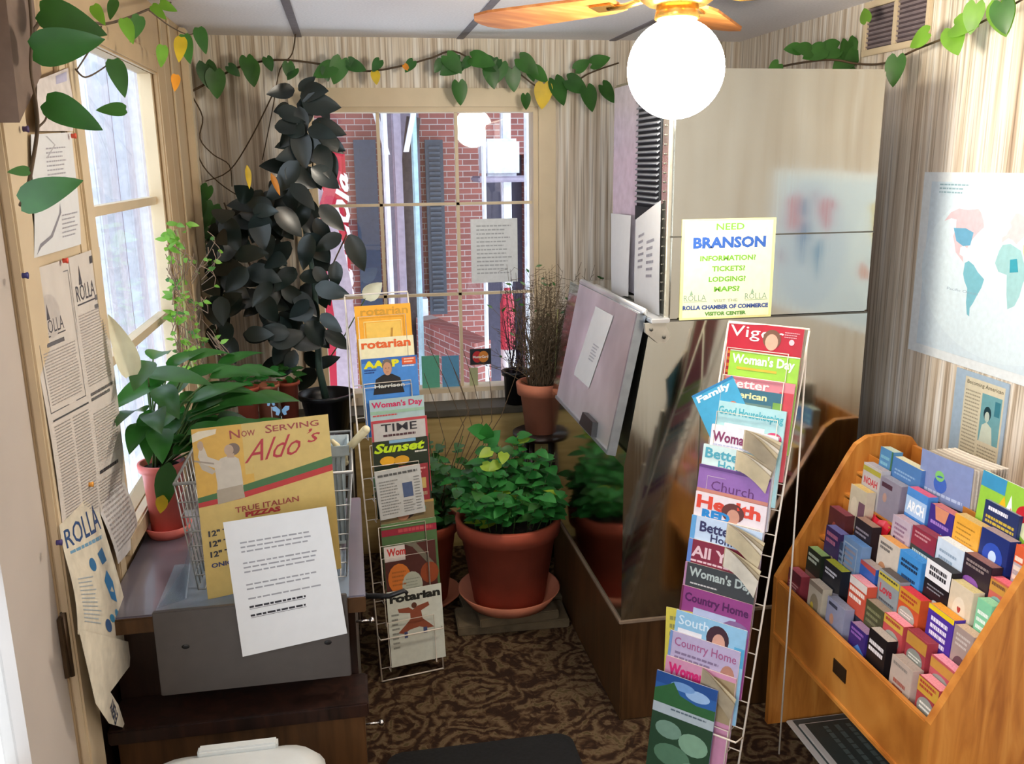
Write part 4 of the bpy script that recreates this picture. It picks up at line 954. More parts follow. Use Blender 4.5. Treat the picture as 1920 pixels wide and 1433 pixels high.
# ---- right rack
rk2 = Rack((.741, 2.030), R(-46.5), R(17), .223)
G2 = 'magazines in the tall white wire rack on the right'
FAN = [(.50, .05, .008), (.51, .09, .013), (.52, .13, .018), (.53, .18, .023), (.54, .23, .028)]
M2 = [
 (604, .012, .205, '#a3182c', [('p', [(0, 0), (.5, 0), (.35, .012), (0, .02)], '#d8c8c8'), TITLE('Vigor', '#e8dcdc', .03, .15, .03, .72, .0), ('e', .60, .14, .12, .10, '#6a4a38'), ('e', .60, .17, .085, .085, '#c89a84'), ('e', .86, .15, .035, .03, '#d8b0b8'), ('l', .02, .3, .12, .9, 9, 'd07a30', .5), ('l', .76, .05, .96, .12, 3, 'd898a0', .4)], 'red magazine with thin white lettering at the top of the right rack', 0, .007, None, .2),
 (655, .028, .19, '#8fbf3c', [('r', 0, .0, 1, .012, '#dfe8c8'), TITLE("Woman's Day", '#eef4e4', .035, .13, .04, .9, .03), ('r', .12, .17, .7, .195, '#c0a830')], 'bright green magazine with a white title in the right rack', 0, .005, None, .2),
 (704, .026, .19, '#c87a84', [TITLE('Better', '#ecd4d4', .02, .09, .05, .6, .02), ('r', .8, .1, 1, 1, '#b83a44')], 'dusty pink magazine third from the top of the right rack', 0, .005, None, 0),
 (724, .014, .176, '#2f6478', [TITLE('American', '#d8d8a0', .03, .07, .06, .7, .03), ('r', .4, .14, .84, .5, '#5c7a74'), ('e', .62, .28, .12, .08, '#9c5850'), ('r', .86, .1, 1, .5, '#6c9a40')], 'teal magazine with a cream title in the right rack', 0, .005, None, 0),
 (752, .020, .186, '#a3cdd2', [TITLE('Good Housekeeping', '#3fa0b0', .05, .11, .01, .96, .02), ('r', .12, .22, .72, .29, '#dce8ea'), ('e', .86, .3, .12, .06, '#c03a6a')], 'pale aqua magazine with a turquoise title in the right rack', 0, .006, None, .35),
 (797, .010, .186, '#dcdce4', [TITLE("Woman's", '#7c2c58', .06, .115, .03, .66, .03), ('l', .05, .2, .6, .26, 2, 'a8b0cc', .5)], 'white magazine with a plum title and badly curled pages', 0, .009, FAN, .55),
 (836, -.004, .19, '#c4dcdc', [TITLE('Better', '#4a9cb0', .03, .11, .04, .6, .03), TITLE('Homes', '#4a9cb0', .15, .09, .25, .5, .02)], 'pale teal magazine with torn upturned pages in the right rack', 0, .009, FAN[:4], .7),
 (874, -.006, .2, '#8a62a8', [('r', 0, 0, 1, .03, '#5a3a78'), TITLE('Church', '#5c2c68', .15, .10, .2, .6, .0), ('r', .0, .25, 1, .29, '#b87a6c')], 'purple magazine with a dark violet title in the right rack', 0, .005, None, .5),
 (925, -.004, .2, '#dcd2d8', [TITLE('Health', '#d0402c', .03, .14, .03, .9, .04), ('e', .55, .15, .16, .10, '#5c2c28'), ('e', .56, .19, .09, .08, '#c08c78'), TITLE('RED', '#1f7fc4', .17, .10, .12, .4, .06)], 'white magazine with red lettering above blue lettering in the right rack', 0, .005, None, .3),
 (970, -.004, .2, '#b8cce4', [('r', 0, 0, .07, 1, '#5c9cd0'), TITLE('Better', '#2c2c58', .045, .11, .13, .5, .03), TITLE('Homes', '#2c2c58', .16, .08, .3, .45, .02), ('l', .2, .26, .7, .32, 1, '4a4a74', .5)], 'pale blue magazine with a navy title and curled pages in the right rack', 0, .008, FAN[1:], .5),
 (1014, -.002, .2, '#7c2038', [('r', 0, 0, .06, 1, '#5a7cc0'), TITLE('All You', '#d8b8c0', .06, .12, .06, .75, .03), ('l', .06, .21, .7, .25, 1, 'd8b8c0', .5)], 'maroon magazine with curled pages in the right rack', 0, .007, FAN[2:], .35),
 (1058, -.001, .2, '#34383c', [('r', 0, 0, .03, 1, '#a87a9c'), TITLE("Woman's Day", '#a9b6b4', .035, .13, .07, .9, .03), ('l', .1, .2, .5, .23, 1, 'c0c0c0', .5)], 'charcoal magazine with a grey title in the right rack', 0, .005, None, .15),
 (1102, .000, .2, '#8a3a7c', [('r', 0, 0, .03, 1, '#6a2a4a'), TITLE('Country Home', '#4c1450', .06, .12, .06, .9, .03), ('r', .2, .2, .8, .28, '#a8b4d4'), ('e', .8, .32, .2, .1, '#7c5c8c')], 'magenta purple magazine in the lower half of the right rack', 0, .005, None, .15),
 (1150, -.004, .2, '#88b8d8', [TITLE('Southern', '#cfe2f0', .04, .10, .05, .7, .01), ('e', .62, .18, .16, .14, '#3c2230'), ('e', .64, .22, .09, .10, '#c89888'), ('r', .05, .18, .4, .3, '#dcdce4'), ('r', .86, .2, 1, .4, '#4a9cc8')], 'sky blue magazine with a dark haired woman in the right rack', 0, .005, None, .1),
 (1190, -.012, .2, '#b0a4c4', [TITLE('Country Home', '#9c5884', .05, .12, .08, .88, .01), ('r', 0, 0, .04, 1, '#6c8cc0'), ('e', .86, .3, .1, .12, '#a87868'), ('l', .1, .2, .75, .3, 2, '7c6c8c', .5)], 'greyish lilac magazine near the bottom of the right rack', 0, .005, None, .1),
 (1238, -.012, .2, '#c48aa8', [TITLE("Woman's", '#c8286c', .05, .13, .05, .62, .05), ('l', .08, .2, .6, .28, 2, '7a3c60', .5), ('r', .7, .05, 1, .5, '#9a8a6c'), ('e', .82, .2, .1, .08, '#b89c3c')], 'pink magazine with a hot pink title near the bottom of the right rack', 0, .006, FAN[3:], .1),
]
loops2 = []
for i, (py, u0, wd, face, cmds, lab, rot, th, fanp, curl) in enumerate(M2):
    tp = rk2.s_at(py, .04); L = .258
    magazine(rk2, tp, u0 + .008, wd, face, cmds, lab, G2, th=th, curl=curl * .1, fan=fanp, L=L)
    loops2.append((tp, .045, .2 if i in (0, 1, 3) else .13))
rack_frame(rk2, 'wire_magazine_rack', 'tall white wire magazine rack in front of the ice machine', rk2.s_at(612, .1, 0), rk2.s_at(1360, .1, .05), loops2, .0)
tp = rk2.s_at(740, .03)
magazine(rk2, tp - .016, -.055, .13, '#3f9cc4', [TITLE('Family', '#d4ecf4', .05, .12, .08, .8, .04), ('r', 0, 0, 1, .03, '#2c78ac'), ('e', .75, .4, .1, .08, '#b86a4a')], 'bright blue magazine tilted out past the left side of the right rack', None, th=.003, rot=R(33), L=.19, ktop=.042)
tp = rk2.s_at(1150, .03)
magazine(rk2, tp, -.030, .12, '#c9bc4c', [('l', .1, .1, .8, .5, 4, '8c8a50', .5)], 'yellow leaflet poking out left of the sky blue magazine', None, th=.003, rot=R(5), L=.22, ktop=.038)
tp = rk2.s_at(1274, .07, .07)
magazine(rk2, tp, -.012, .175, '#2a5a9c', [('r', 0, 0, 1, .1, '#204888'), ('e', .7, .12, .2, .05, '#8fb0d8'), ('e', .45, .08, .2, .04, '#6c94c8'), ('p', [(0, .16), (.2, .1), (.3, .06), (.42, .16), (.7, .2), (1, .19), (1, .30), (0, .28)], '#2c5c34'), ('r', 0, .28, 1, .37, '#a3b0b8'), ('l', .3, .3, .9, .33, 1, '50606c', .5),
     ('r', 0, .37, 1, .92, '#24402c'), ('e', .3, .5, .22, .08, '#6c8c7c'), ('e', .72, .56, .24, .1, '#789c84'), ('e', .4, .72, .3, .1, '#50745c'), ('e', .75, .8, .2, .08, '#6a8c74'), ('r', 0, .92, 1, 1, '#b8a83c')], 'landscape brochure with blue sky above green cabbages at the rack foot', None, th=.004, L=.30, ktop=.072)

# ------------------------------------------------------------------ desk and ledges
dk = thing('desk', 'dark walnut desk with a glossy top and small silver knobs', 'desk', (-.28, 2.1, 0))
b = MB(); b.span((X_L + .014, 1.875, .735), (-.004, 2.50, .76), M_counter, .003); b.build('desk_top', dk)
b = MB(); b.span((X_L + .014, 1.868, .722), (-.004, 1.875, .758), M_brownlam, .002); b.build('edge_band', dk)
b = MB(); b.span((X_L + .02, 1.93, .05), (-.03, 2.48, .735), M_brown, .002); b.span((X_L + .03, 1.96, 0), (-.05, 2.45, .05), M_dark); b.build('carcass', dk)
b = MB(); b.span((X_L + .02, 1.80, .50), (-.01, 1.93, .535), M_brown, .004); b.span((X_L + .03, 1.83, .03), (-.02, 1.93, .50), M_brownlam, .003); b.build('lower_cabinet', dk)
for px, py in ((697, 1163), (715, 1355)):
    p = on(px, py, 'y', 1.99); x0 = -.03
    b = MB(); b.tube([(x0, p.y, p.z), (p.x - .004, p.y, p.z)], .003, M_chrome, 10); b.ball((p.x, p.y, p.z), .0075, M_chrome, 16, 10)
    b.build('knob', dk)['label'] = 'small round silver knob'
b = MB(); b.span((X_L, 2.51, .62), (-.08, 3.79, .65), M_counter, .003); b.span((X_L, 3.78, .62), (1.2, Y_B, .65), mat('window_ledge_board', '#4c463a', .6), .003)
b.span((X_L + .02, 2.52, 0), (-.10, 3.78, .62), M_brown)
lg = tag(b.build('plant_ledge'), 'long dark ledge running under the windows and around the corner', 'ledge')
b = MB(); b.span((-.02, 3.795, 0), (1.2, 3.815, .62), M_ply); struct(b, 'trim_5')

# grey panel hanging from the desk edge
b = MB(); b.span((-.455, 1.853, .575), (-.045, 1.866, .775), mat('grey_board', '#4c4846', .45, vary=.05), .002)
for px, py in ((348, 1213), (615, 1205)):
    p = on(px, py, 'y', 1.853); b.ball(p, .007, M_black, 12, 8, (1.2, .3, .8))
tag(b.build('grey_panel'), 'smooth grey panel hanging over the front edge of the desk', 'panel')
b = MB(); tl = on(312, 1140, 'z', .762); b.span((-.455, 1.87, .7615), (-.04, 2.12, .764), M_clear)
b.prism([(-.40, 1.93, .765), (-.452, 1.90, .765), (-.43, 2.1, .765), (-.40, 2.1, .86)], (.003, 0, 0), M_clear)
tag(b.build('acrylic_tray'), 'clear acrylic sheet lying on the desk under the sign', 'acrylic sheet')

# wire basket behind the sign
bs = thing('wire_basket', 'grey wire desk basket standing behind the pizza sign', 'wire basket', (-.21, 2.1, .765))
def basket_ring(z, k): # k flare
    f = k; return [V(-.375 - f, 1.955 - f * .4, z), V(-.045 + f, 1.955 - f * .4, z), V(-.045 + f, 2.24 + f, z), V(-.375 - f, 2.24 + f, z)]
b = MB(); b.tube(basket_ring(1.03, .026), .004, M_gwire, 8, closed=True); b.build('rim', bs)
b = MB()
for i in range(7):
    t = i / 7; b.tube(basket_ring(.772 + .25 * t, .026 * t), .0016, M_gwire, 6, closed=True)
for e in range(4):
    A0, A1 = basket_ring(.772, 0), basket_ring(1.03, .026)
    n = 9
    for i in range(n):
        t = i / n; p = A0[e].lerp(A0[(e + 1) % 4], t); q = A1[e].lerp(A1[(e + 1) % 4], t); b.tube([p, q], .0016, M_gwire, 6)
for i in range(8): x = -.36 + i * .043; b.tube([(x, 1.955, .772), (x, 2.24, .772)], .0016, M_gwire, 6)
b.build('wire_mesh', bs)
# white tub with scoop
tb = thing('plastic_tub', 'small pale blue white ribbed plastic tub at the right of the basket', 'tub', (-.06, 2.20, .776))
b = MB(); c = V(-.075, 2.165, .776)
def sq(hx, hy, z): return [c + V(-hx, -hy, z), c + V(hx, -hy, z), c + V(hx, hy, z), c + V(-hx, hy, z)]
ring = [sq(.030, .030, 0), sq(.040, .038, .235), sq(.050, .048, .237), sq(.050, .048, .262), sq(.046, .044, .262), sq(.036, .034, .24), sq(.028, .028, .01)]
vs = [p for r_ in ring for p in r_]; fs = [(i * 4 + j, i * 4 + (j + 1) % 4, (i + 1) * 4 + (j + 1) % 4, (i + 1) * 4 + j) for i in range(6) for j in range(4)] + [(3, 2, 1, 0), (24, 25, 26, 27)]
b.add(vs, fs, mat('tub_plastic', '#aebfc6', .4)); b.build('tub_body', tb)
b = MB()
for i in range(6):
    x = c.x - .03 + i * .012; b.tube([(x, c.y - .032, c.z + .01), (x * 1.0, c.y - .040, c.z + .23)], .0022, mat('tub_rib', '#8b9aa2', .5), 6)
b.build('rib', tb)
sc = thing('scoop', 'cream plastic scoop handle sticking up out of the tub', 'scoop', (-.07, 2.16, 1.0))
b = MB(); M_cream = mat('cream_plastic', '#cfc8a4', .4)
p0, p1, p2 = on(622, 826, 'y', 2.12), on(645, 850, 'y', 2.14), on(686, 806, 'y', 2.10)
b.tube([p1 + V(0, 0.01, -.03), p1, p1.lerp(p2, .5), p2], .0085, M_cream, 12, .0105); b.ball(p2, .0105, M_cream, 12, 8); b.build('handle', sc)
b = MB(); b.tube([p1 + V(0, .01, -.03), p0.lerp(p1, .4), p0], .011, M_cream, 10, .005); b.build('scoop_blade', sc)
# black handled tool on the desk end
b = MB(); q = [on(668, 1112, 'y', 2.0), on(690, 1118, 'y', 1.99), on(730, 1118, 'y', 1.97), on(758, 1108, 'y', 1.96), on(763, 1113, 'y', 1.96)]
b.tube(q, .0075, M_black, 10, .005); b.tube([q[0], q[0] + V(-.07, .05, .0)], .007, M_black, 10)
tag(b.build('black_cane'), 'curved black cane end poking out past the right end of the desk', 'handle')

# ---- signs
sg = MB()
tl, tr_, br_, bl_ = on(358, 806, 'y', 1.945), on(615, 777, 'y', 1.945), on(640, 1066, 'y', 1.92), on(390, 1125, 'y', 1.92)
fn = quad_fn(tl, tr_, br_, bl_, .29, .40)
P = Page(sg, fn, .29, .40)
sg.prism([fn(0, 0, -.002), fn(.29, 0, -.002), fn(.29, .4, -.002), fn(0, .4, -.002)], fn(0, 0, -.0005) - fn(0, 0, -.002), ink('#bfa662')); P.base(ink('#bfa662'))
P.rect(0, .0, .42, .40, '#c49c44'); P.rect(.36, 0, 1, .3, '#bfa662'); P.poly([(.0, .075), (.0, .03), (.05, .015), (.18, .012), (.17, .04), (.08, .055)], '#cfc6ae')
P.poly([(.0, .395), (.3, .365), (.6, .325), (1, .265), (1, .315), (.6, .37), (.3, .405), (0, .425)], '#3a6438'); P.poly([(.0, .425), (.3, .405), (.6, .37), (1, .315), (1, .355), (.6, .405), (.3, .44), (0, .452)], '#a82c2c')
P.poly([(.14, .225), (.19, .185), (.27, .172), (.32, .20), (.33, .25), (.335, .345), (.33, .42), (.14, .435), (.15, .33)], '#b9b2a4')
P.poly([(.14, .365), (.33, .355), (.34, .435), (.14, .45)], '#9c917f'); P.ell(.285, .140, .050, .036, '#6c5c50'); P.ell(.255, .142, .034, .032, '#a8927c'); P.poly([(.235, .165), (.29, .165), (.29, .19), (.24, .185)], '#a8927c')
P.poly([(.045, .115), (.065, .085), (.085, .12), (.10, .165), (.2, .205), (.18, .25), (.05, .2), (.03, .16)], '#bdb5a6'); P.poly([(.0, .175), (.14, .205), (.14, .215), (.0, .185)], '#92877a'); P.ell(.055, .098, .022, .028, '#a8927c'); P.poly([(.03, .19), (.09, .215), (.15, .255), (.12, .27), (.05, .235)], '#aaa192')
P.text('N', .27, .030, .075, .050, '#8c3a34', .01); P.text('OW', .355, .040, .10, .036, '#8c3a34', .015); P.text('S', .53, .022, .05, .050, '#8c3a34', .01); P.text('ERVING', .585, .030, .34, .036, '#8c3a34', .015, 0, .012)
P.text('Aldo', .36, .105, .42, .13, '#a02430', .0, .55, slope=.035); P.text('\u2019s', .83, .075, .10, .085, '#a02430', .0, .5)
P.text('TRUE ITALIAN', .26, .485, .47, .034, '#8c3a34', .015, 0, .012); P.text('PIZZAS', .33, .522, .26, .032, '#9a2c30', .06)
for k in range(3): P.text('12" TH', .05, .595 + k * .062, .2, .036, '#2c2c34', .04)
P.text('ONIONS', .05, .79, .24, .028, '#2c3260', .03)
tag(sg.build('pizza_sign'), 'tan pizza sign with a chef figure and green and red stripes', 'sign')
sg = MB()
a_, b_, c_, d_ = on(418, 980, 'y', 1.848), on(612, 950, 'y', 1.848), on(651, 1188, 'y', 1.842), on(455, 1232, 'y', 1.842)
fn = quad_fn(a_, b_, c_, d_, .216, .29); P = Page(sg, fn, .216, .29); P.base(M_paper)
sg.add([fn(0, 0, -.0006), fn(.216, 0, -.0006), fn(.216, .29, -.0006), fn(0, .29, -.0006)], [(3, 2, 1, 0)], M_paper)
for (y, n) in ((.16, 3), (.31, 3), (.47, 2), (.575, 1)): P.lines(.13, y, .84, y + n * .033, n, '94969c', .34, int(y * 100), .15)
for y in (.635, .70): P.lines(.13, y, .68, y + .03, 1, '2c2c34', .5, int(y * 100), .05); P.rect(.13, y + .022, .66, y + .025, '#2c2c34')
tag(sg.build('typed_notice'), 'white typed notice taped over the lower part of the pizza sign', 'notice')

# information sign on the ice machine
sg = MB(); x0, x1 = on(1280, 410, 'y', 2.366).x, on(1456, 410, 'y', 2.366).x; z1, z0 = on(1365, 410, 'y', 2.366).z, on(1365, 597, 'y', 2.366).z
W_, H_ = x1 - x0, z1 - z0
sg.span((x0, 2.3665, z0), (x1, 2.3695, z1), ink('#ece79c')); P = Page(sg, flat((x0, 2.3665, z0), (1, 0, 0), (0, 0, 1)), W_, H_)
P.rect(.03, .02, .97, .98, '#f1f0c4')
P.text('NEED', .36, .045, .30, .065, '#6cc03c', .02); P.text('BRANSON', .12, .175, .78, .115, '#2f5cac', .05)
for t, y, a, w__ in (('INFORMATION?', .36, .20, .60), ('TICKETS?', .465, .33, .36), ('LODGING?', .57, .30, .40), ('MAPS?', .67, .36, .28)): P.text(t, a, y, w__, .055, '#6cae3a', .04)
for a in (.04, .70):
    P.text('ROLLA', a, .75, .24, .06, '#7c9c84', .0); P.poly([(a + .06, .75), (a + .08, .70), (a + .10, .75)], '#8caa90'); P.frame(a + .0, .815, a + .25, .82, .004, '#8caa90')
P.text('VISIT THE', .36, .80, .26, .028, '#8c9c84', .01); P.text('ROLLA CHAMBER OF COMMERCE', .03, .855, .93, .045, '#2f4c8c', .05); P.text('VISITOR CENTER', .27, .925, .45, .04, '#5c9440', .05)
tag(sg.build('information_sign'), 'square cream information sign with green and blue lettering on the ice machine', 'sign')

# papers on the ice machine
def sheet(name, tl, tr, br, bl, w_, h_, label, cat, cmds, m=None, bend=0.0, nx=6, ny=8, group=None, back=True):
    mb = MB(); q = quad_fn(tl, tr, br, bl, w_, h_)
    fn = lambda a, b_, l: q(a, b_, l + bend * math.sin(math.pi * a / w_) * .5 + bend * .6 * math.sin(5 * b_ / h_))
    pg = Page(mb, fn, w_, h_); pg.base(m or M_paper, nx, ny)
    if back:
        n_ = len(mb.f); mb.add([fn(w_ * i / nx, h_ * j / ny, -.0006) for j in range(ny + 1) for i in range(nx + 1)], [tuple(reversed((j * (nx + 1) + i, j * (nx + 1) + i + 1, (j + 1) * (nx + 1) + i + 1, (j + 1) * (nx + 1) + i))) for j in range(ny) for i in range(nx)], m or M_paper, True)
    pg.draw(cmds)
    return tag(mb.build(name), label, cat, group)
o3 = lambda x: [on(px, py, 'x', x) for px, py in ()]
def corners(ax, v, *pp): return [on(px, py, ax, v) for px, py in pp]
c = corners('x', .853, (1145, 400), (1182, 404), (1178, 556), (1147, 553)); sheet('posted_paper', *c, .2, .27, 'blank white paper posted on the left of the ice machine head', 'paper', [], bend=.002)
c = corners('x', .851, (1191, 412), (1238, 376), (1236, 592), (1189, 575)); sheet('posted_paper', *c, .2, .3, 'white paper with vertical handwriting under the louvred vent of the machine', 'paper', [('l', .15, .2, .4, .6, 6, '8a8c96', .4), ('l', .5, .3, .8, .7, 6, '8a8c96', .4)], bend=.002)
mb = MB()
fn = lambda a, b_, l: lidp(.62 - .3 * a / .2 + (.14 * (1 - b_ / .3)), .30 + .60 * b_ / .3, .0235 + l)
pg = Page(mb, fn, .2, .3); pg.base(M_paper); pg.lines(.5, .45, .85, .7, 6, '9aa0aa', .4)
tag(mb.build('lid_notice'), 'white notice taped to the sloping steel lid', 'notice')

# ------------------------------------------------------------------ right wall: world map and article
CONT = {
 'north': [(-168, 66), (-156, 71), (-125, 70), (-95, 72), (-80, 68), (-64, 60), (-56, 52), (-66, 45), (-75, 37), (-81, 26), (-90, 29), (-97, 26), (-95, 18), (-87, 16), (-83, 9), (-97, 16), (-105, 20), (-113, 30), (-122, 38), (-124, 48), (-135, 58), (-152, 59), (-165, 55)],
 'south': [(-80, 9), (-72, 12), (-60, 8), (-50, 1), (-35, -6), (-39, -16), (-48, -26), (-57, -36), (-65, -42), (-68, -52), (-74, -50), (-73, -36), (-70, -20), (-77, -12), (-81, -4)],
 'greenland': [(-55, 60), (-45, 60), (-22, 70), (-20, 80), (-45, 83), (-65, 78), (-53, 68)],
 'africa': [(-17, 14), (-12, 28), (-6, 35), (10, 37), (32, 31), (43, 12), (51, 12), (41, -3), (38, -18), (32, -29), (19, -34), (13, -18), (9, 3), (-8, 5)],
 'europe': [(-9, 37), (-9, 43), (-1, 46), (4, 52), (9, 55), (5, 60), (18, 70), (30, 70), (42, 66), (60, 69), (60, 50), (48, 45), (38, 47), (28, 41), (22, 37), (14, 41), (4, 43)],
 'asia': [(60, 50), (60, 69), (80, 73), (105, 77), (140, 73), (178, 68), (160, 60), (140, 54), (130, 43), (121, 38), (121, 28), (108, 20), (104, 9), (98, 16), (88, 22), (80, 10), (73, 20), (62, 25), (50, 30), (58, 18), (44, 13), (36, 30), (36, 37), (48, 42)],
 'australia': [(114, -22), (130, -12), (142, -11), (153, -26), (148, -38), (135, -34), (116, -34)]}
CC = {'north': '#d8c0c8', 'south': '#7ab8c8', 'greenland': '#cfdcde', 'africa': '#9cc8cc', 'europe': '#dcc8cc', 'asia': '#d4cfa0', 'australia': '#cf9c90'}
mb = MB(); my1, my0, mz0, mz1 = 2.545, 1.20, 1.108, 1.66
Wm, Hm = my1 - my0, mz1 - mz0
mb.span((X_R - .002, my0, mz0), (X_R - .0005, my1, mz1), ink('#dfe7ea'))
P = Page(mb, flat((X_R - .0022, my1, mz0), (0, -1, 0), (0, 0, 1)), Wm, Hm)
P.rect(.03, .05, .97, .95, '#cfe0ea')
P.poly([(.285 + .262 * math.cos(t / 24 * math.pi), .5 + .43 * math.sin(t / 24 * math.pi)) for t in range(48)], '#d5e6ee')
P.poly([(.775 + .20 * math.cos(t / 24 * math.pi), .5 + .43 * math.sin(t / 24 * math.pi)) for t in range(48)], '#c3d6e6')
for k, pts in CONT.items():
    f = lambda lo, la, c0=.285: (c0 + .262 * lo / 180 * math.cos(R(la)) ** .35 , .5 - .40 * la / 90)
    P.poly([f(*q) for q in pts], CC[k])
for k, pts in CONT.items():   # second projection printed at the near end of the sheet
    P.poly([(.775 + .19 * lo / 180 * math.cos(R(la)) ** .35, .5 - .40 * la / 90) for lo, la in pts], {'asia': '#c88a9a', 'europe': '#5a8cb8', 'africa': '#5c86b4', 'north': '#c08094', 'south': '#4f8cb8'}.get(k, '#b0a0b8'))
P.poly([(.285 + .262 * x / 180 * .9, .5 - .40 * y / 90) for x, y in ((-125, 48), (-95, 49), (-75, 45), (-80, 30), (-97, 28), (-115, 33))], '#6ca8c8')
P.poly([(.285 + .262 * x / 180, .5 - .40 * y / 90) for x, y in ((12, 20), (25, 22), (30, 8), (14, 6))], '#3c9cb0')
P.text('Atlantic Ocean', .36, .52, .10, .014, '#8aa4b4'); P.text('Pacific Ocean', .12, .6, .10, .014, '#8aa4b4')
P.lines(.06, .06, .16, .12, 3, '8fb0bc', .4)
tag(mb.build('world_map'), 'large pale world map pinned flat on the right wall', 'map')
mb = MB(); t0 = on(1797, 695, 'x', X_R - .004); q0 = on(1775, 845, 'x', X_R - .004); t1 = on(1893, 728, 'x', X_R - .004)
mb.span((X_R - .006, t1.y, .80), (X_R - .0025, t0.y + .005, 1.102), ink('#a3b9cc'))
wA = t0.y + .005 - t1.y; P = Page(mb, flat((X_R - .006, t0.y + .005, .80), (0, -1, 0), (0, 0, 1)), wA, .302)
P.rect(.20, .05, .95, .99, '#d4cdb4'); P.text('Becoming American', .24, .075, .68, .05, '#57503c', .01)
P.lines(.23, .17, .52, .95, 22, '9c9680', .4, 3, .05); P.rect(.55, .16, .92, .62, '#6fa4ac'); P.ell(.68, .34, .07, .07, '#1f3c44'); P.ell(.68, .37, .045, .05, '#b8c8bc'); P.poly([(.57, .62), (.6, .46), (.68, .42), (.78, .46), (.82, .62)], '#c8d4c4')
P.rect(.8, .2, .9, .34, '#3c7c8c'); P.lines(.56, .66, .92, .95, 9, '9c9680', .4, 4, .05)
tag(mb.build('article_poster'), 'newspaper article mounted on pale blue board under the world map', 'poster')

# ------------------------------------------------------------------ left wall papers
XP = X_L + .020
def pins(lst):
    for px, py, col_, lab in lst:
        p = on(px, py, 'x', XP + .004); mb = MB()
        mb.lathe([(.0001, .009), (.006, .009), (.0045, .004), (.005, 0), (.0001, 0)], ink(col_), p, 12, Matrix.Rotation(R(90), 3, 'Y')); tag(mb.build('push_pin'), lab, 'push pin', 'push pins holding the papers')
def rolla(a, b_, w_, h_, c='#4a4a50'):
    return [('t', 'ROLLA', a, b_, w_, h_, c, .0), ('p', [(a + w_ * .2, b_), (a + w_ * .28, b_ - h_ * 1.2), (a + w_ * .36, b_)], c), ('r', a, b_ + h_ * 1.15, a + w_ * 1.05, b_ + h_ * 1.25, c)]
c = corners('x', XP, (46, 512), (190, 463), (236, 930), (120, 1010))
sheet('newspaper_page', *c, .5, .52, 'large newspaper page with two dark masthead drawings pinned to the left wall', 'newspaper page',
  [('f', .04, .04, .48, .52, .004, '#5c5c60'), ('e', .2, .18, .12, .08, '#bcb6b0')] + rolla(.12, .19, .22, .05) + [('r', .12, .27, .32, .285, '#5c5c60')] + rolla(.55, .11, .28, .06) +
  [('l', .8, .02, .97, .06, 1, '4c4c50', .7), ('r', .82, .17, .98, .19, '#6a6a6c'), ('r', .8, .205, .98, .225, '#6a6a6c'), ('l', .54, .22, .95, .50, 26, 'a09a96', .4, 2, .05), ('l', .07, .3, .45, .5, 18, 'a09a96', .4, 3, .05),
   ('r', .05, .545, .5, .552, '#4c4c50'), ('l', .05, .57, .24, .97, 34, 'a09a96', .4, 4, .05), ('l', .27, .57, .49, .97, 34, 'a09a96', .4, 5, .05), ('l', .55, .52, .95, .56, 2, '6a6668', .6), ('l', .55, .6, .95, .80, 18, 'aaa49f', .4, 6, .05), ('l', .55, .83, .9, .85, 1, '3c3c40', .7), ('l', .52, .87, .95, .97, 8, 'a09a96', .4, 8, .05), ('r', .5, .0, .505, 1, '#b4aea8')],
  M_news, .006)
c = corners('x', XP + .003, (168, 905), (226, 868), (262, 1005), (222, 1058))
sheet('newspaper_page', *c, .16, .24, 'torn lower corner of newsprint hanging beside the large page', 'newspaper page', [('l', .08, .04, .95, .9, 16, 'a8a4a4', .45, 2, .1)], mat('newsprint_pale', '#cbc8c8', .85), .006)
tl, tr_ = on(116, 985, 'x', XP + .005), on(180, 915, 'x', XP + .005)
br_, bl_ = on(250, 1215, 'x', XP + .02), on(146, 1190, 'x', XP + .02)
sheet('newspaper_page', tl, tr_, br_, bl_, .26, .40, 'cream newsletter page with big blue lettering hanging below the large page', 'newspaper page',
  [('t', 'ROLLA', .06, .07, .86, .16, '#2c4c7c', .01), ('l', .1, .26, .9, .30, 1, '6c9cbc', .6), ('e', .45, .42, .07, .05, '#2f6c9c'), ('p', [(.62, .36), (.78, .33), (.8, .42), (.66, .44)], '#2f6c9c'), ('p', [(.6, .55), (.72, .48), (.8, .56), (.78, .70), (.66, .68)], '#2a7ab4'),
   ('e', .6, .82, .05, .03, '#3c8cb8'), ('e', .72, .78, .04, .03, '#3c8cb8'), ('e', .8, .84, .05, .03, '#3c8cb8'), ('e', .5, .88, .06, .05, '#3a5c8c'), ('l', .1, .5, .4, .9, 12, 'a8b4bc', .3)], mat('newsprint_cream', '#cdc6b4', .85), .008)
XS = XP + .03
p = [on(x, y, 'x', XS) for x, y in ((148, 1180), (246, 1205), (243, 1250), (207, 1298), (222, 1322), (236, 1366), (205, 1357), (180, 1320))]
mb = MB(); mb.prism(list(reversed(p)), (-.0008, 0, 0), mat('newsprint_cream', '#cdc6b4'))
o_ = on(222, 1338, 'x', XS + .0006); u_ = on(211, 1303, 'x', XS + .0006) - o_; v_ = Vector((1, 0, 0)).cross(u_)
P = Page(mb, flat(o_, u_, v_), u_.length, .035); P.text('EVERY', .02, .1, .96, .8, '#33405c', .02)
o_ = on(238, 1262, 'x', XS + .0006); u_ = on(226, 1228, 'x', XS + .0006) - o_
tag(mb.build('paper_scrap'), 'curled tail of newsprint with blue capitals dangling lowest on the left wall', 'paper')
c = corners('x', XP, (60, 252), (136, 248), (152, 458), (64, 484))
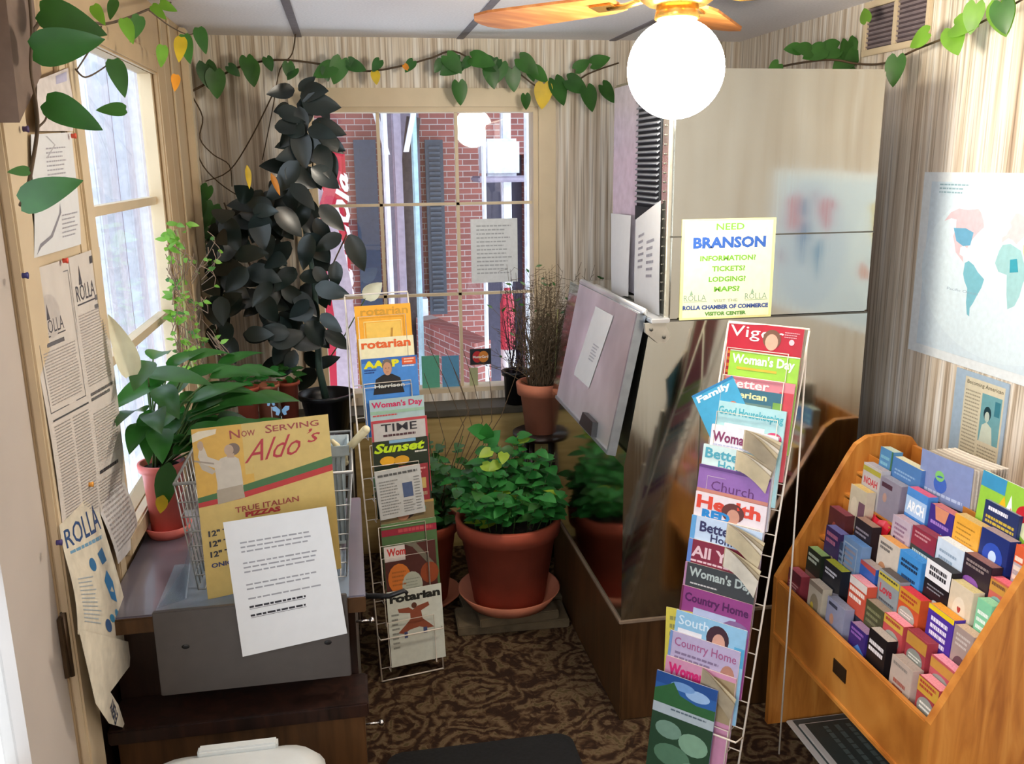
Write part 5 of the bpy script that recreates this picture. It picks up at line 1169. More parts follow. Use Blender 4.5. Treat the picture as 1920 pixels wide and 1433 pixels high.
sheet('map_print', *c, .2, .28, 'white sheet with a thin line map and small print on the left wall', 'map sheet', [('l', .3, .12, .8, .45, 9, 'a4a4ac', .35), ('l', .55, .7, .95, .92, 6, 'a4a4ac', .35), ('p', [(.05, .98), (.1, .9), (.3, .85), (.5, .68), (.52, .60), (.54, .68), (.34, .87), (.12, .93)], '#85858c'), ('p', [(.3, .02), (.5, .1), (.3, .2), (.32, .21), (.53, .1), (.34, .02)], '#b0b0b4')], M_paper, .003)
c = corners('x', XP - .002, (72, 150), (134, 125), (137, 246), (66, 246))
sheet('map_print', *c, .2, .24, 'pale sheet with a blurred blue print above the line map', 'map sheet', [('r', .5, .05, .85, .2, '#b4b2cc'), ('l', .5, .75, .95, .9, 2, 'c4c4c8', .4)], mat('faded_paper', '#cfc8c4', .8), .003)
pins([(118, 489, '#e0503c', 'red push pin at the top of the large newspaper page'), (42, 517, '#3a3a7c', 'blue push pin at the left corner of the large page'), (166, 909, '#e8a040', 'orange push pin above the cream newsletter'), (134, 255, '#e0583c', 'red push pin on the line map sheet'), (43, 242, '#4a3c6c', 'dark blue push pin by the upper map sheet'), (106, 1018, '#3c3070', 'purple push pin at the left edge of the cream newsletter')])
# brown cloth wedge at the top left
p = [on(8, -30, 'x', -.50), on(60, -30, 'x', -.50), on(78, 140, 'x', -.50), on(37, 230, 'x', -.50)]
mb = MB(); mb.prism(p, (-.05, 0, 0), mat('taupe_board', '#6e5c50', .8)); tag(mb.build('wall_bracket'), 'taupe wedge shaped bracket hanging at the top left above the papers', 'bracket')

# ------------------------------------------------------------------ things on the floor
b = MB(); out = []
x0, x1, y0, y1, r_ = .03, .585, 1.55, 2.335, .05
for cx_, cy_, a0 in ((x1 - r_, y1 - r_, 0), (x0 + r_, y1 - r_, 90), (x0 + r_, y0 + r_, 180), (x1 - r_, y0 + r_, 270)):
    for k in range(7): a = R(a0 + k * 15); out.append((cx_ + r_ * math.cos(a), cy_ + r_ * math.sin(a) + (cx_ - x0) * .0, .0))
b.prism(out, (0, 0, .014), M_rubber); tag(b.build('door_mat'), 'black rubber mat with rounded corners on the carpet', 'mat')
wb = thing('waste_bin', 'white plastic bin with a ridged lid in front of the desk', 'bin', (-.25, 1.50, 0))
M_binw = mat('bin_plastic', '#c9ccc9', .35, vary=.03)
def rr(hx, hy, z, rad, cx_=-.285, cy_=1.545):
    pts = []
    for sx, sy, a0 in ((1, 1, 0), (-1, 1, 90), (-1, -1, 180), (1, -1, 270)):
        for k in range(6): a = R(a0 + k * 18); pts.append(V(cx_ + sx * (hx - rad) + rad * math.cos(a), cy_ + sy * (hy - rad) + rad * math.sin(a), z))
    return pts
def loft(mb, rings, m, cap0=True, cap1=True):
    n = len(rings[0]); vs = [p for r in rings for p in r]
    fs = [(i * n + j, i * n + (j + 1) % n, (i + 1) * n + (j + 1) % n, (i + 1) * n + j) for i in range(len(rings) - 1) for j in range(n)]
    if cap0: fs.append(tuple(reversed(range(n))))
    if cap1: fs.append(tuple(range((len(rings) - 1) * n, len(rings) * n)))
    mb.add(vs, fs, m, True)
bt = .52
b = MB(); loft(b, [rr(.12, .12, 0, .05), rr(.155, .16, bt - .06, .06)], M_binw); b.build('bin_body', wb)
b = MB(); loft(b, [rr(.180, .17, bt - .06, .07), rr(.183, .173, bt - .02, .07), rr(.170, .16, bt, .07), rr(.145, .13, bt + .012, .06)], M_binw)
b.span((-.36, 1.69, bt - .004), (-.20, 1.715, bt + .018), M_binw, .004); b.build('bin_lid', wb)
b = MB(); b.ball((-.47, 1.88, .16), .16, mat('navy_cloth', '#1b2438', .9, vary=.2, scale=20, bump=.3), 24, 16, (.55, .3, 1.0)); tag(b.build('cloth_bag'), 'dark navy cloth bag slumped beside the desk by the door', 'bag', None)

# ------------------------------------------------------------------ plants
def pot(mb, c, r0, r1, h, m, rim=.03, rimt=.010, n=40):
    mb.lathe([(.001, .0), (r0, .0), (r1 - .006, h - rim), (r1 + rimt * .6, h - rim), (r1 + rimt, h - .004), (r1 + rimt * .7, h), (r1 - .004, h), (r1 - .012, h - .03), (r0 * .95, .02), (.001, .02)], m, c, n)
def soil(mb, c, r, z): mb.lathe([(.0001, z + .006), (r * .6, z + .004), (r, z)], M_soil, c, 24)
def saucer(mb, c, r, h, m): mb.lathe([(.001, 0), (r * .8, 0), (r, h), (r - .006, h), (r * .78, .008), (.001, .008)], m, c, 36)
rp = random.Random(11)
def rdir(r, a, bb, z0, z1):
    t = r.uniform(a, bb); z = r.uniform(z0, z1); return V(math.cos(t), math.sin(t), z).normalized()

# big terracotta pot of mint on wooden blocks
bp = thing('potted_mint', 'bushy light green herb in a large terracotta pot on the floor', 'potted plant', (.535, 3.10, .07))
bc = V(.535, 3.10, .085)
b = MB(); pot(b, bc, .135, .185, .335, M_terra, .06, .014); b.build('pot', bp)
b = MB(); saucer(b, bc - V(0, 0, .01), .195, .055, M_terra2); b.build('saucer', bp)
b = MB(); soil(b, bc, .178, .30); b.build('soil', bp)
b = MB(); fo = MB()
for i in range(62):
    a = rp.uniform(0, 2 * math.pi); rr_ = .16 * math.sqrt(rp.random()); base = bc + V(rr_ * math.cos(a), rr_ * math.sin(a), .30)
    lean = V(math.cos(a), math.sin(a), 0) * rp.uniform(.0, .13) + V(rp.uniform(-.04, .04), rp.uniform(-.04, .04), 0)
    hh = rp.uniform(.10, .29) * (1.15 - rr_ * 1.5)
    if i % 9 == 0: hh = rp.uniform(.28, .36); lean = V(.05 + rp.uniform(0, .1), rp.uniform(-.05, .05), 0)
    tip = base + lean + V(0, 0, hh); tip.x = min(tip.x, .70); tip.y = min(tip.y, 3.4); mid = base.lerp(tip, .5) + V(0, 0, .02)
    b.tube([base, mid, tip], .0022, M_gstem, 5, .0012)
    nl = int(4 + hh * 22)
    for k in range(nl):
        t = .25 + .75 * k / nl; p = base.lerp(tip, t) + V(0, 0, .02 * math.sin(math.pi * t))
        an = k * 2.4 + rp.random()
        d = V(math.cos(an), math.sin(an), rp.uniform(-.15, .35)); s_ = rp.uniform(.042, .062); p.x = min(p.x, .69)
        mt = G_mint if rp.random() < .86 else G_mid
        if rp.random() < .05: mt = G_lime
        fo.leaf(p, d, V(rp.uniform(-.3, .3), rp.uniform(-.8, .0), 1), s_, s_ * .82, mt, .12, .3, .12, n=4)
for (px, py) in ((920, 845), (935, 868), (945, 850), (905, 872)):
    p = on(px, py, 'y', 2.93); fo.leaf(p, V(rp.uniform(-1, 1), -.5, -.2), V(0, -.7, .7), .05, .042, G_lime, .12, .2, n=4)
p = on(905, 812, 'y', 3.05)
for k in range(3): fo.leaf(p + V(.01 * k, 0, -.02 * k), V(-.5 + k * .5, -.3, .3 + .2 * k), V(0, -.8, .6), .065, .06, G_bright if False else G_mint, .2, .2, n=5)
b.build('stem', bp); fo.build('foliage', bp)
for k, (x, y, z, dx, dy, dz) in enumerate(((.535, 3.06, .018, .42, .16, .036), (.56, 3.20, .018, .40, .12, .036))):
    b = MB(); b.box((x, y, z), (dx, dy, dz), mat('weathered_wood', '#5c503c', .85, vary=.25, scale=20), Matrix.Rotation(R(4 * k - 2), 3, 'Z'), .004)
    tag(b.build('wood_block'), ('weathered wooden block under the front of the large pot', 'weathered wooden block under the back of the large pot')[k], 'wood block')
b = MB(); b.box((.545, 3.12, .055), (.30, .30, .036), mat('weathered_wood', '#5c503c'), Matrix.Rotation(R(3), 3, 'Z'), .004); tag(b.build('wood_block'), 'upper square wooden block directly under the saucer', 'wood block')
# second pot behind, left
bp = thing('potted_ivy', 'dim leafy plant in a terracotta pot behind the left magazine rack', 'potted plant', (.22, 3.32, 0))
bc = V(.22, 3.32, .012)
b = MB(); pot(b, bc, .10, .145, .33, M_terra, .04); b.build('pot', bp)
b = MB(); saucer(b, bc - V(0, 0, .01), .155, .03, M_terra2); b.build('saucer', bp)
b = MB(); soil(b, bc, .13, .29); b.build('soil', bp)
b = MB(); fo = MB()
for i in range(30):
    a = rp.uniform(0, 2 * math.pi); base = bc + V(.08 * math.cos(a), .08 * math.sin(a), .29); tip = base + V(rp.uniform(-.12, .16), rp.uniform(-.12, .12), rp.uniform(.06, .36))
    b.tube([base, base.lerp(tip, .5) + V(0, 0, .03), tip], .002, M_gstem, 5)
    for k in range(8):
        t = .3 + .7 * k / 8; p = base.lerp(tip, t); an = k * 2.4
        fo.leaf(p, V(math.cos(an), math.sin(an), .1), V(0, -.4, 1), .055, .045, G_mid if k % 3 else G_mint, .1, .3, n=4)
b.build('stem', bp); fo.build('foliage', bp)
# tall bare canes rising from that pot to the window
for (a, bb) in (((800, 640), (870, 800)), ((850, 690), (885, 800)), ((868, 655), (905, 790)), ((915, 690), (922, 790)), ((790, 770), (812, 870)), ((835, 655), (880, 770)), ((985, 640), (940, 780)), ((795, 700), (835, 830))):
    A = on(bb[0], bb[1], 'y', 3.34); B_ = on(a[0], a[1], 'y', 3.6); cn = MB(); f0 = V(.22 + rp.uniform(-.06, .08), 3.3 + rp.uniform(-.05, .05), .30)
    cn.tube([f0, f0.lerp(A, .5) + V(.01, 0, .02), A, A.lerp(B_, .5) + V(.006, 0, 0), B_], .0022, M_stem, 5, .0012); cn.build('cane', bp)

# peace lily in a pink pot on the left
pc = V(-.505, 2.33, .777)
pl_ = thing('peace_lily', 'peace lily with glossy leaves and a white flower in a pink pot', 'potted plant', (pc.x, pc.y, .76))
b = MB(); pot(b, pc, .042, .056, .185, M_pink, .02, .004); b.build('pot', pl_)['label'] = 'pink plastic pot'
b = MB(); saucer(b, pc - V(0, 0, .016), .060, .028, M_pink); b.build('saucer', pl_)
b = MB(); soil(b, pc, .05, .17); b.build('soil', pl_)
b = MB(); fo = MB()
top = pc + V(0, 0, .17)
tg = [(265, 690, 2.2), (240, 760, 2.2), (300, 650, 2.45), (350, 660, 2.45), (400, 650, 2.5), (450, 660, 2.55), (490, 690, 2.5), (470, 740, 2.4), (430, 720, 2.25), (500, 790, 2.3), (260, 800, 2.15), (350, 780, 2.15), (380, 740, 2.2), (310, 740, 2.2), (420, 790, 2.2), (240, 720, 2.3), (330, 700, 2.3), (285, 770, 2.1), (460, 800, 2.3), (390, 690, 2.4), (520, 740, 2.5), (370, 800, 2.1), (300, 820, 2.1), (445, 690, 2.35)]
for k, (px, py, y) in enumerate(tg):
    if px > 330: y = max(y, 2.42)
    e = on(px, py, 'y', y); e.x = max(e.x, X_L + .035)
    side = e - top
    start = top + V(rp.uniform(-.02, .02), rp.uniform(-.02, .02), 0)
    L = rp.uniform(.14, .19); d = V(side.x, side.y, 0)
    d = d.normalized() if d.length > .02 else V(1, 0, 0)
    dd = (d + V(0, 0, rp.uniform(-.1, .5))).normalized()
    p0 = e - dd * L * .5
    if p0.x < X_L + .03: p0.x = X_L + .03
    b.tube([start, start.lerp(p0, .5) + V(0, 0, .05), p0], .003, M_gstem, 6, .002)
    if p0.x + dd.x * L < X_L + .03: dd.x = (X_L + .03 - p0.x) / L; dd.normalize()
    fo.leaf(p0, dd, V(rp.uniform(-.3, .3), -.5, 1), L, .062, G_lily if k % 4 else G_mid, 0, rp.uniform(.2, .45), .22, n=8)
for k in range(26):
    a = rp.uniform(-1.6, 1.7); d = V(math.cos(a), math.sin(a), rp.uniform(.5, 2.2)).normalized(); h = rp.uniform(.08, .2)
    p0 = top + d * h; b.tube([top, p0], .0025, M_gstem, 5); L = rp.uniform(.12, .17)
    d2 = V(abs(d.x), abs(d.y) if p0.x > -.5 else d.y, rp.uniform(-.2, .4)).normalized()
    fo.leaf(p0, d2, V(0, -.4, 1), L, .055, G_lily, 0, rp.uniform(.2, .5), .2, n=7)
fo.leaf(on(318, 868, 'y', 2.22), V(-.25, -.15, -1), V(-.2, -1, .2), .125, .056, G_lily, 0, .05, .1, n=8)
b.build('leaf_stalk', pl_); fo.build('foliage', pl_)
b = MB(); b.leaf(on(244, 705, 'y', 2.16), V(-.16, -.1, 1), V(.7, -1, .1), .15, .056, G_pale, .001, .10, .7, n=10); b.build('flower', pl_)['label'] = 'white peace lily flower'
ld = V(-.25, -.15, -1).normalized()
b = MB(); b.leaf(on(318, 868, 'y', 2.22) + ld * .08 + V(0, -.006, 0), ld, V(-.2, -1, .2), .047, .032, G_yel, 0, .05, .1, n=5); b.build('yellow_leaf_tip', pl_)

# tall thin cane plant by the left window
cp = thing('cane_plant', 'thin twiggy plant with small bright leaves in front of the left window', 'potted plant', (-.46, 3.0, .65))
cc = V(-.46, 3.02, .651)
b = MB(); pot(b, cc, .045, .06, .12, M_black, .015, .004, 24); b.build('pot', cp)
b = MB(); fo = MB()
stem = [cc + V(0, 0, .02)] + [on(px, py, 'y', 3.0) for px, py in ((355, 660), (345, 560), (338, 460), (332, 430))]
for p in stem: p.x = max(p.x, X_L + .03)
b.tube(stem, .0045, mat('pale_cane', '#a3a06c', .6), 8, .003); b.build('stem', cp)
b = MB()
for i in range(80):
    px = rp.uniform(275, 405); py = rp.uniform(430, 680); p = on(px, py, 'y', rp.uniform(2.85, 3.1)); p.x = max(p.x, X_L + .03)
    q = p + V(rp.uniform(-.05, .05), rp.uniform(-.03, .03), rp.uniform(-.09, -.03)); q.x = max(q.x, X_L + .03)
    b.tube([p, p.lerp(q, .5) + V(.008, 0, 0), q, q.lerp(stem[2], .4)], .0013, mat('bare_twig', '#7c6654', .8), 4)
    for _ in range(1): fo.leaf(p.lerp(q, rp.random()), rdir(rp, 0, 6.28, -.5, .8), V(0, -1, .5), rp.uniform(.018, .036), rp.uniform(.010, .018), G_bright if rp.random() < .7 else G_vine, 0, .2, .1, n=3)
for c0 in ((285, 450), (335, 440), (300, 430), (262, 560), (355, 640), (300, 590)):
    for _ in range(7):
        p = on(c0[0] + rp.uniform(-22, 22), c0[1] + rp.uniform(-22, 22), 'y', 2.95); p.x = max(p.x, X_L + .03); fo.leaf(p, rdir(rp, 0, 6.28, -.6, .6), V(0, -1, .4), .04, .017, G_bright, 0, .3, .1, n=4)
b.build('twig', cp); fo.build('foliage', cp)

# dark broad leaved climber in the corner
dp = thing('rubber_plant', 'tall dark plant with broad oval leaves in the back corner by the window', 'potted plant', (-.13, 3.62, .65))
dc = V(-.12, 3.62, .651)
b = MB(); pot(b, dc, .08, .11, .15, M_black, .02, .006, 28); b.build('pot', dp)
b = MB()
main = [dc + V(0, 0, .10)] + [on(px, py, 'y', 3.6) for px, py in ((598, 690), (594, 600), (588, 520), (570, 420), (575, 330), (572, 240), (566, 165))]
b.tube(main, .016, mat('thick_green_stem', '#30443a', .6), 10, .004)
b2 = [on(px, py, 'y', 3.62) for px, py in ((596, 600), (520, 560), (470, 500), (440, 430), (420, 380))]; b.tube(b2, .006, M_stem, 8, .003)
b.build('stem', dp)
fo = MB(); fb = MB()
def inside(poly, x, y):
    c = False; j = len(poly) - 1
    for i in range(len(poly)):
        if (poly[i][1] > y) != (poly[j][1] > y) and x < (poly[j][0] - poly[i][0]) * (y - poly[i][1]) / (poly[j][1] - poly[i][1]) + poly[i][0]: c = not c
        j = i
    return c
reg = [(545, 150), (580, 160), (600, 240), (605, 320), (590, 400), (610, 470), (605, 560), (610, 690), (560, 690), (480, 650), (400, 620), (375, 540), (370, 470), (400, 400), (470, 370), (530, 320), (540, 240)]
n = 0
while n < 165:
    px = rp.uniform(360, 620); py = rp.uniform(150, 690)
    if not inside(reg, px, py): continue
    y = rp.uniform(3.45, 3.75); p = on(px, py, 'y', y)
    d = V(rp.uniform(-.9, .9), rp.uniform(-.5, .2), rp.uniform(-1, .25)); L = rp.uniform(.10, .145)
    if p.x < -.44: d.x = abs(d.x) * .6; p.x = max(p.x, X_L + .04)
    fo.leaf(p, d, V(rp.uniform(-.5, .5), -1, rp.uniform(.0, .6)), L, L * rp.uniform(.5, .62), G_dark if rp.random() < .65 else G_dark2, 0, .15, .12, n=7); n += 1
for px, py, dx, dz, L in ((585, 230, .9, -.3, .13), (612, 280, .1, -1, .14), (560, 200, .2, -1, .1), (560, 170, .5, .4, .08), (520, 205, 1, -.35, .12), (515, 238, 1, .02, .12), (600, 385, .8, -.9, .13), (655, 440, .35, -1, .15), (640, 440, -.9, -.5, .12), (630, 490, -.1, -1, .11), (600, 250, .9, -.8, .11), (560, 240, .1, -1, .15), (590, 500, .4, -.7, .1), (610, 620, .7, -.6, .12), (545, 640, .9, -.2, .12)):
    fo.leaf(on(px, py, 'y', 3.5), V(dx, -.1, dz), V(-.1, -1, .3), L, L * .52, G_dark, 0, .1, .12, n=8)
fb.tube([on(600, 560, 'y', 3.6), on(622, 500, 'y', 3.55), on(650, 440, 'y', 3.5)], .0028, M_stem, 6); fb.tube([on(585, 330, 'y', 3.6), on(590, 250, 'y', 3.55), on(600, 228, 'y', 3.5)], .0028, M_stem, 6)
fo.build('foliage', dp); fb.build('side_stem', dp)
for px, py, dx, dz in ((463, 310, .05, -1), (508, 325, .35, -1)):
    fo = MB(); fo.leaf(on(px, py, 'y', 3.45), V(dx, 0, dz), V(.6, -1, 0), .085, .024, G_yel if px < 480 else G_org, 0, .05, .2, n=5); fo.build('yellow_leaf', dp)

# heart leaved climbers -------------------------------------------------
def vine(name, label, paths, leaves, group=None, wr=.78, loc=None):
    first = paths[0][1][0]
    o = thing(name, label, 'vine', loc or first, group=group)
    b = MB()
    for r_, pts in paths: b.tube(pts, r_, M_stem if r_ < .004 else M_stem, 7, r_ * .7)
    b.build('stem', o)
    groups = {}
    fo = MB()
    for (p, d, nrm, L, m) in leaves: fo.leaf(p, d, nrm, L, L * wr, m, .16 if wr > .7 else .035, .12, .1, n=10)
    fo.build('foliage', o)
    return o
def smooth(pts, k=4):
    out = []
    n = len(pts)
    for i in range(n - 1):
        p0, p1, p2, p3 = pts[max(0, i - 1)], pts[i], pts[i + 1], pts[min(n - 1, i + 2)]
        for j in range(k):
            t = j / k; out.append(.5 * ((2 * p1) + (p2 - p0) * t + (2 * p0 - 5 * p1 + 4 * p2 - p3) * t * t + (-p0 + 3 * p1 - 3 * p2 + p3) * t ** 3))
    out.append(pts[-1]); return out
YV = 3.86
main = smooth([on(px, py, 'y', YV) for px, py in ((352, 175), (400, 150), (450, 125), (520, 112), (600, 120), (650, 130), (700, 133), (760, 122), (810, 108), (850, 96), (900, 118), (960, 130), (1010, 165), (1050, 175), (1100, 140), (1160, 118))])
br1 = smooth([on(px, py, 'y', YV) for px, py in ((555, 50), (548, 100), (525, 130), (512, 200), (492, 300))])
br2 = smooth([on(px, py, 'y', YV) for px, py in ((360, 180), (380, 220), (375, 260), (400, 290), (430, 310), (435, 350))])
br3 = smooth([on(px, py, 'y', YV) for px, py in ((510, 180), (470, 260), (430, 320), (385, 340))])
br4 = smooth([on(px, py, 'y', YV) for px, py in ((360, 255), (380, 310), (420, 350), (470, 380))])
lv = []
def L_(px, py, size, dx, dz, m, y=YV - .03, nx=0, ax='y', v=None):
    p = on(px, py, ax, y if v is None else v); lv.append((p, V(dx, rp.uniform(-.25, .05), dz), V(nx + rp.uniform(-.25, .25), -1, .35), size, m))
for a in [(385, 120, .10, .15, -1), (403, 135, .10, 0, -1), (462, 108, .08, .1, -1), (470, 118, .09, .05, -1), (540, 118, .06, 0, -1), (580, 175, .05, .1, -1), (640, 112, .10, -.3, -.8), (625, 125, .09, -.9, -.4), (655, 120, .07, .6, -.2),
          (838, 105, .09, .5, -.6), (862, 115, .1, -.8, -.5), (885, 108, .1, .7, -.2), (905, 115, .09, .9, -.3), (860, 155, .09, .1, -1), (918, 125, .09, .2, -1), (940, 118, .085, -.3, -1), (975, 110, .10, .6, -.5), (960, 130, .09, .1, -1), (1000, 130, .08, .8, -.6), (985, 178, .06, .1, -1),
          (1040, 150, .11, .4, -.9), (1065, 150, .1, .9, -.5), (1080, 130, .07, .6, .4), (1110, 120, .08, .8, .3), (1100, 165, .1, .3, -1), (1130, 160, .09, .6, -.7)]:
    L_(*a, G_vine if rp.random() < .5 else G_mid)
L_(703, 135, .05, .1, -1, G_yel); L_(1020, 158, .1, -.1, -1, G_yel); L_(758, 122, .03, .5, -.6, G_org)
for px, py in ((365, 360), (390, 350), (375, 400), (400, 385), (365, 440), (395, 430), (380, 480), (410, 440), (420, 400), (372, 375)):
    L_(px, py, rp.uniform(.07, .1), rp.uniform(-.5, .6), -.8, G_mid, 3.7)
for px in range(380, 1000, 55): L_(px + rp.uniform(-15, 15), 120 + rp.uniform(-12, 14), .055, rp.uniform(-.8, .8), -.6, G_mid)
vine('climbing_vine', 'long climbing vine strung along the top of the back wall above the window', [(.0045, main), (.003, br1), (.003, br2), (.003, br3), (.003, br4)], lv, None)
lv = []
r1 = smooth([on(1440, 130, 'y', 3.3), on(1500, 118, 'y', 3.1), on(1560, 112, 'y', 2.95), on(1610, 120, 'x', 1.70), on(1660, 118, 'x', 1.70), on(1720, 92, 'x', 1.69), on(1780, 68, 'x', 1.69), on(1840, 42, 'x', 1.69), on(1915, 0, 'x', 1.69), on(1960, -30, 'x', 1.69)])
for a in [(1590, 78, .10, .3, -1), (1600, 95, .1, -.7, -.7), (1570, 90, .09, -.9, -.2), (1545, 92, .08, -.8, -.3), (1520, 95, .07, -.8, .1), (1500, 92, .06, -.9, 0), (1605, 130, .06, .0, -1), (1460, 120, .06, -.6, -.6), (1480, 150, .06, -.3, -1)]: L_(*a, G_vine, 2.98)
for px, py, s_, dx, dz in ((1682, 108, .085, .05, -1), (1740, 62, .075, -.7, -.3), (1785, 55, .085, .5, -.7), (1790, 48, .09, .9, -.1), (1830, 8, .075, -.1, -1), (1875, 5, .09, .4, -1), (1625, 40, .05, -.3, .6)):
    p = on(px, py, 'x', 1.665); lv.append((p, V(rp.uniform(-.2, 0), -dx, dz), V(-1, -.6, .35), s_, G_bright if rp.random() < .4 else G_vine))
lv.append((on(1878, 5, 'x', 1.66), V(0, -.3, -1), V(-1, -.5, .2), .08, G_vine))
vine('climbing_vine', 'bright green vine climbing above the ice machine toward the upper right', [(.004, r1)], lv)
# big foreground leaves top left
lv = []
XV = -.50
s1 = smooth([on(px, py, 'x', XV) for px, py in ((52, -20), (58, 60), (56, 130), (66, 190), (70, 240), (62, 300), (52, 350), (38, 385))])
s2 = smooth([on(px, py, 'x', XV) for px, py in ((60, 60), (75, 40), (95, 15), (140, 30), (190, 45), (235, 35), (285, 15), (320, 5))])
s3 = smooth([on(px, py, 'x', XV) for px, py in ((70, 240), (85, 225), (88, 210))]); s4 = smooth([on(px, py, 'x', XV) for px, py in ((142, 130), (160, 145), (190, 130), (212, 112))])
s5 = smooth([on(px, py, 'x', XV + .04) for px, py in ((280, 20), (320, 50), (355, 65), (372, 55))]); s6 = smooth([on(px, py, 'x', XV) for px, py in ((190, 50), (170, 90), (145, 130))])
def LL(a, bb, m, wd=1.0, x=XV + .02):
    p = on(a[0], a[1], 'x', x); q = on(bb[0], bb[1], 'y', p.y - .02)
    vd = (V(0, 0, CAM_H) - p).normalized(); lv.append((p, q - p, vd + V(rp.uniform(-.3, .3), rp.uniform(-.3, .3), rp.uniform(-.1, .3)), (q - p).length, m))
for a, bb, m in (((75, 20), (195, 62), G_mid), ((62, 95), (190, 72), G_lily), ((86, 190), (188, 240), G_lily), ((40, 380), (147, 335), G_mid), ((212, 112), (236, 180), G_mid), ((236, 205), (180, 205), G_vine), ((55, 320), (15, 322), G_vine),
                 ((232, 35), (250, 80), G_bright), ((262, 30), (245, 78), G_vine), ((305, 85), (302, 125), G_bright), ((345, 65), (355, 118), G_vine), ((340, 70), (335, 115), G_yel), ((372, 52), (386, 100), G_vine), ((285, 10), (310, 35), G_bright), ((300, 5), (330, 20), G_bright), ((175, 10), (195, 45), G_bright), ((215, 0), (205, 35), G_vine), ((330, 140), (328, 170), G_org)):
    LL(a, bb, m, x=XV + (.06 if a[0] > 290 else .02))
vine('hanging_vine', 'large leaved vine hanging at the top left corner close to the camera', [(.004, s1), (.004, s2), (.002, s3), (.002, s4), (.002, s5), (.002, s6)], lv, wr=.52)

# terracotta pot with a dried bush beside the window
dc = V(0, 0, 0)
pw = on(1015, 808, 'y', 3.52)
st = thing('plant_stand', 'small dark wooden stool behind the herb pot', 'plant stand', (pw.x, 3.52, 0))
b = MB(); b.lathe([(.001, pw.z - .02), (.12, pw.z - .02), (.12, pw.z - .001), (.001, pw.z - .001)], M_brown, (pw.x, 3.52, 0), 28); b.build('seat', st)
for k in range(4):
    a = R(45 + 90 * k); b = MB(); b.tube([(pw.x + .07 * math.cos(a), 3.52 + .07 * math.sin(a), pw.z - .02), (pw.x + .1 * math.cos(a), 3.52 + .1 * math.sin(a), .003)], .012, M_brown, 8); b.build('leg', st)
dp = thing('dry_bush', 'wispy brown dried bush in a light terracotta pot beside the window', 'potted plant', (pw.x, 3.52, pw.z))
dc = V(pw.x, 3.52, pw.z)
hpt = on(1015, 715, 'y', 3.52).z - pw.z
b = MB(); pot(b, dc, .066, .092, hpt, M_terra2, .05, .012); b.build('pot', dp)
b = MB(); soil(b, dc, .082, hpt - .03); b.build('soil', dp)
b = MB(); fo = MB()
for i in range(190):
    a = rp.uniform(0, 6.28); base = dc + V(.05 * math.cos(a), .05 * math.sin(a), hpt - .03)
    tip = on(rp.gauss(1032, 46), rp.uniform(495, 690), 'y', rp.uniform(3.4, 3.68)); tip.x = min(tip.x, 1.2)
    mid = base.lerp(tip, .5) + V(rp.uniform(-.03, .03), rp.uniform(-.02, .02), .02)
    b.tube(smooth([base, mid, tip], 3), .0017, mat('dry_twig', '#5e4f3c', .85), 4, .0006)
    for _ in range(9):
        t = rp.uniform(.35, 1); p = (mid.lerp(tip, (t - .5) * 2) if t > .5 else base.lerp(mid, t * 2)); d = rdir(rp, 0, 6.28, -.3, .9); b.tube([p, p + d * rp.uniform(.03, .06)], .0008, mat('dry_twig', '#5e4f3c'), 3)
    if i % 5 == 0: fo.leaf(tip, rdir(rp, 0, 6.28, 0, 1), V(0, -1, .3), .028, .01, G_mid, 0, .2, .1, n=3)
b.build('twig', dp); fo.build('foliage', dp)
b = MB(); q = on(1040, 710, 'y', 3.5); b.tube([q, on(1046, 580, 'y', 3.5)], .003, mat('pale_cane', '#a3a06c'), 6); b.build('cane', dp)
# black pot plant on the ledge
pb = on(968, 733, 'y', 3.84); pb.z = .651
bp = thing('black_pot_plant', 'small black pot with dark red stems on the ledge by the window', 'potted plant', pb)
b = MB(); pot(b, pb, .05, .062, .15, M_black, .02, .006, 24); b.build('pot', bp)
b = MB()
for i in range(40):
    a = rp.uniform(0, 6.28); base = pb + V(.03 * math.cos(a), .03 * math.sin(a), .13); tip = on(rp.gauss(965, 18), rp.uniform(500, 640), 'y', rp.uniform(3.76, 3.88))
    b.tube([base, base.lerp(tip, .6) + V(rp.uniform(-.02, .02), 0, 0), tip], .0016, mat('purple_stem', '#4a3a44', .8), 4, .0007)
    for _ in range(5): p = base.lerp(tip, rp.uniform(.4, 1)); b.tube([p, p + rdir(rp, 0, 6.28, 0, 1) * .03], .0008, mat('purple_stem', '#4a3a44'), 3)
b.build('twig', bp)
# small seedlings and ornaments on the left ledge
def seedling(name, label, px, py, y, w_, m_pot, leafm, seed, tall=.10):
    r = random.Random(seed); g = on(px, py, 'y', y); base = V(g.x, y, .651)
    o = thing(name, label, 'potted plant', base, group='seedlings on the corner ledge')
    b = MB(); hh = max(.04, g.z - .651); pot(b, base, w_ * .35, w_ * .5, hh, m_pot, .012, .003, 20); b.build('pot', o)
    fo = MB()
    for i in range(26):
        p = base + V(r.uniform(-.5, .5) * w_, r.uniform(-.4, .4) * w_, hh + r.uniform(0, tall)); fo.leaf(p, rdir(r, 0, 6.28, -.2, .6), V(0, -.5, 1), .032, .026, leafm, .1, .2, .1, n=4)
    fo.build('foliage', o)
seedling('seedling_pot', 'small clay seedling pot with bright green sprouts on the ledge', 500, 720, 3.42, .09, M_terra2, G_mint, 3, .06)
seedling('seedling_pot', 'round leaved seedling in a clay pot left of the others on the ledge', 462, 725, 3.35, .09, M_terra, G_mint, 4, .05)
seedling('seedling_pot', 'seedling pot at the right end of the row beneath the dark plant', 540, 715, 3.5, .085, M_terra, G_mid, 5, .06)
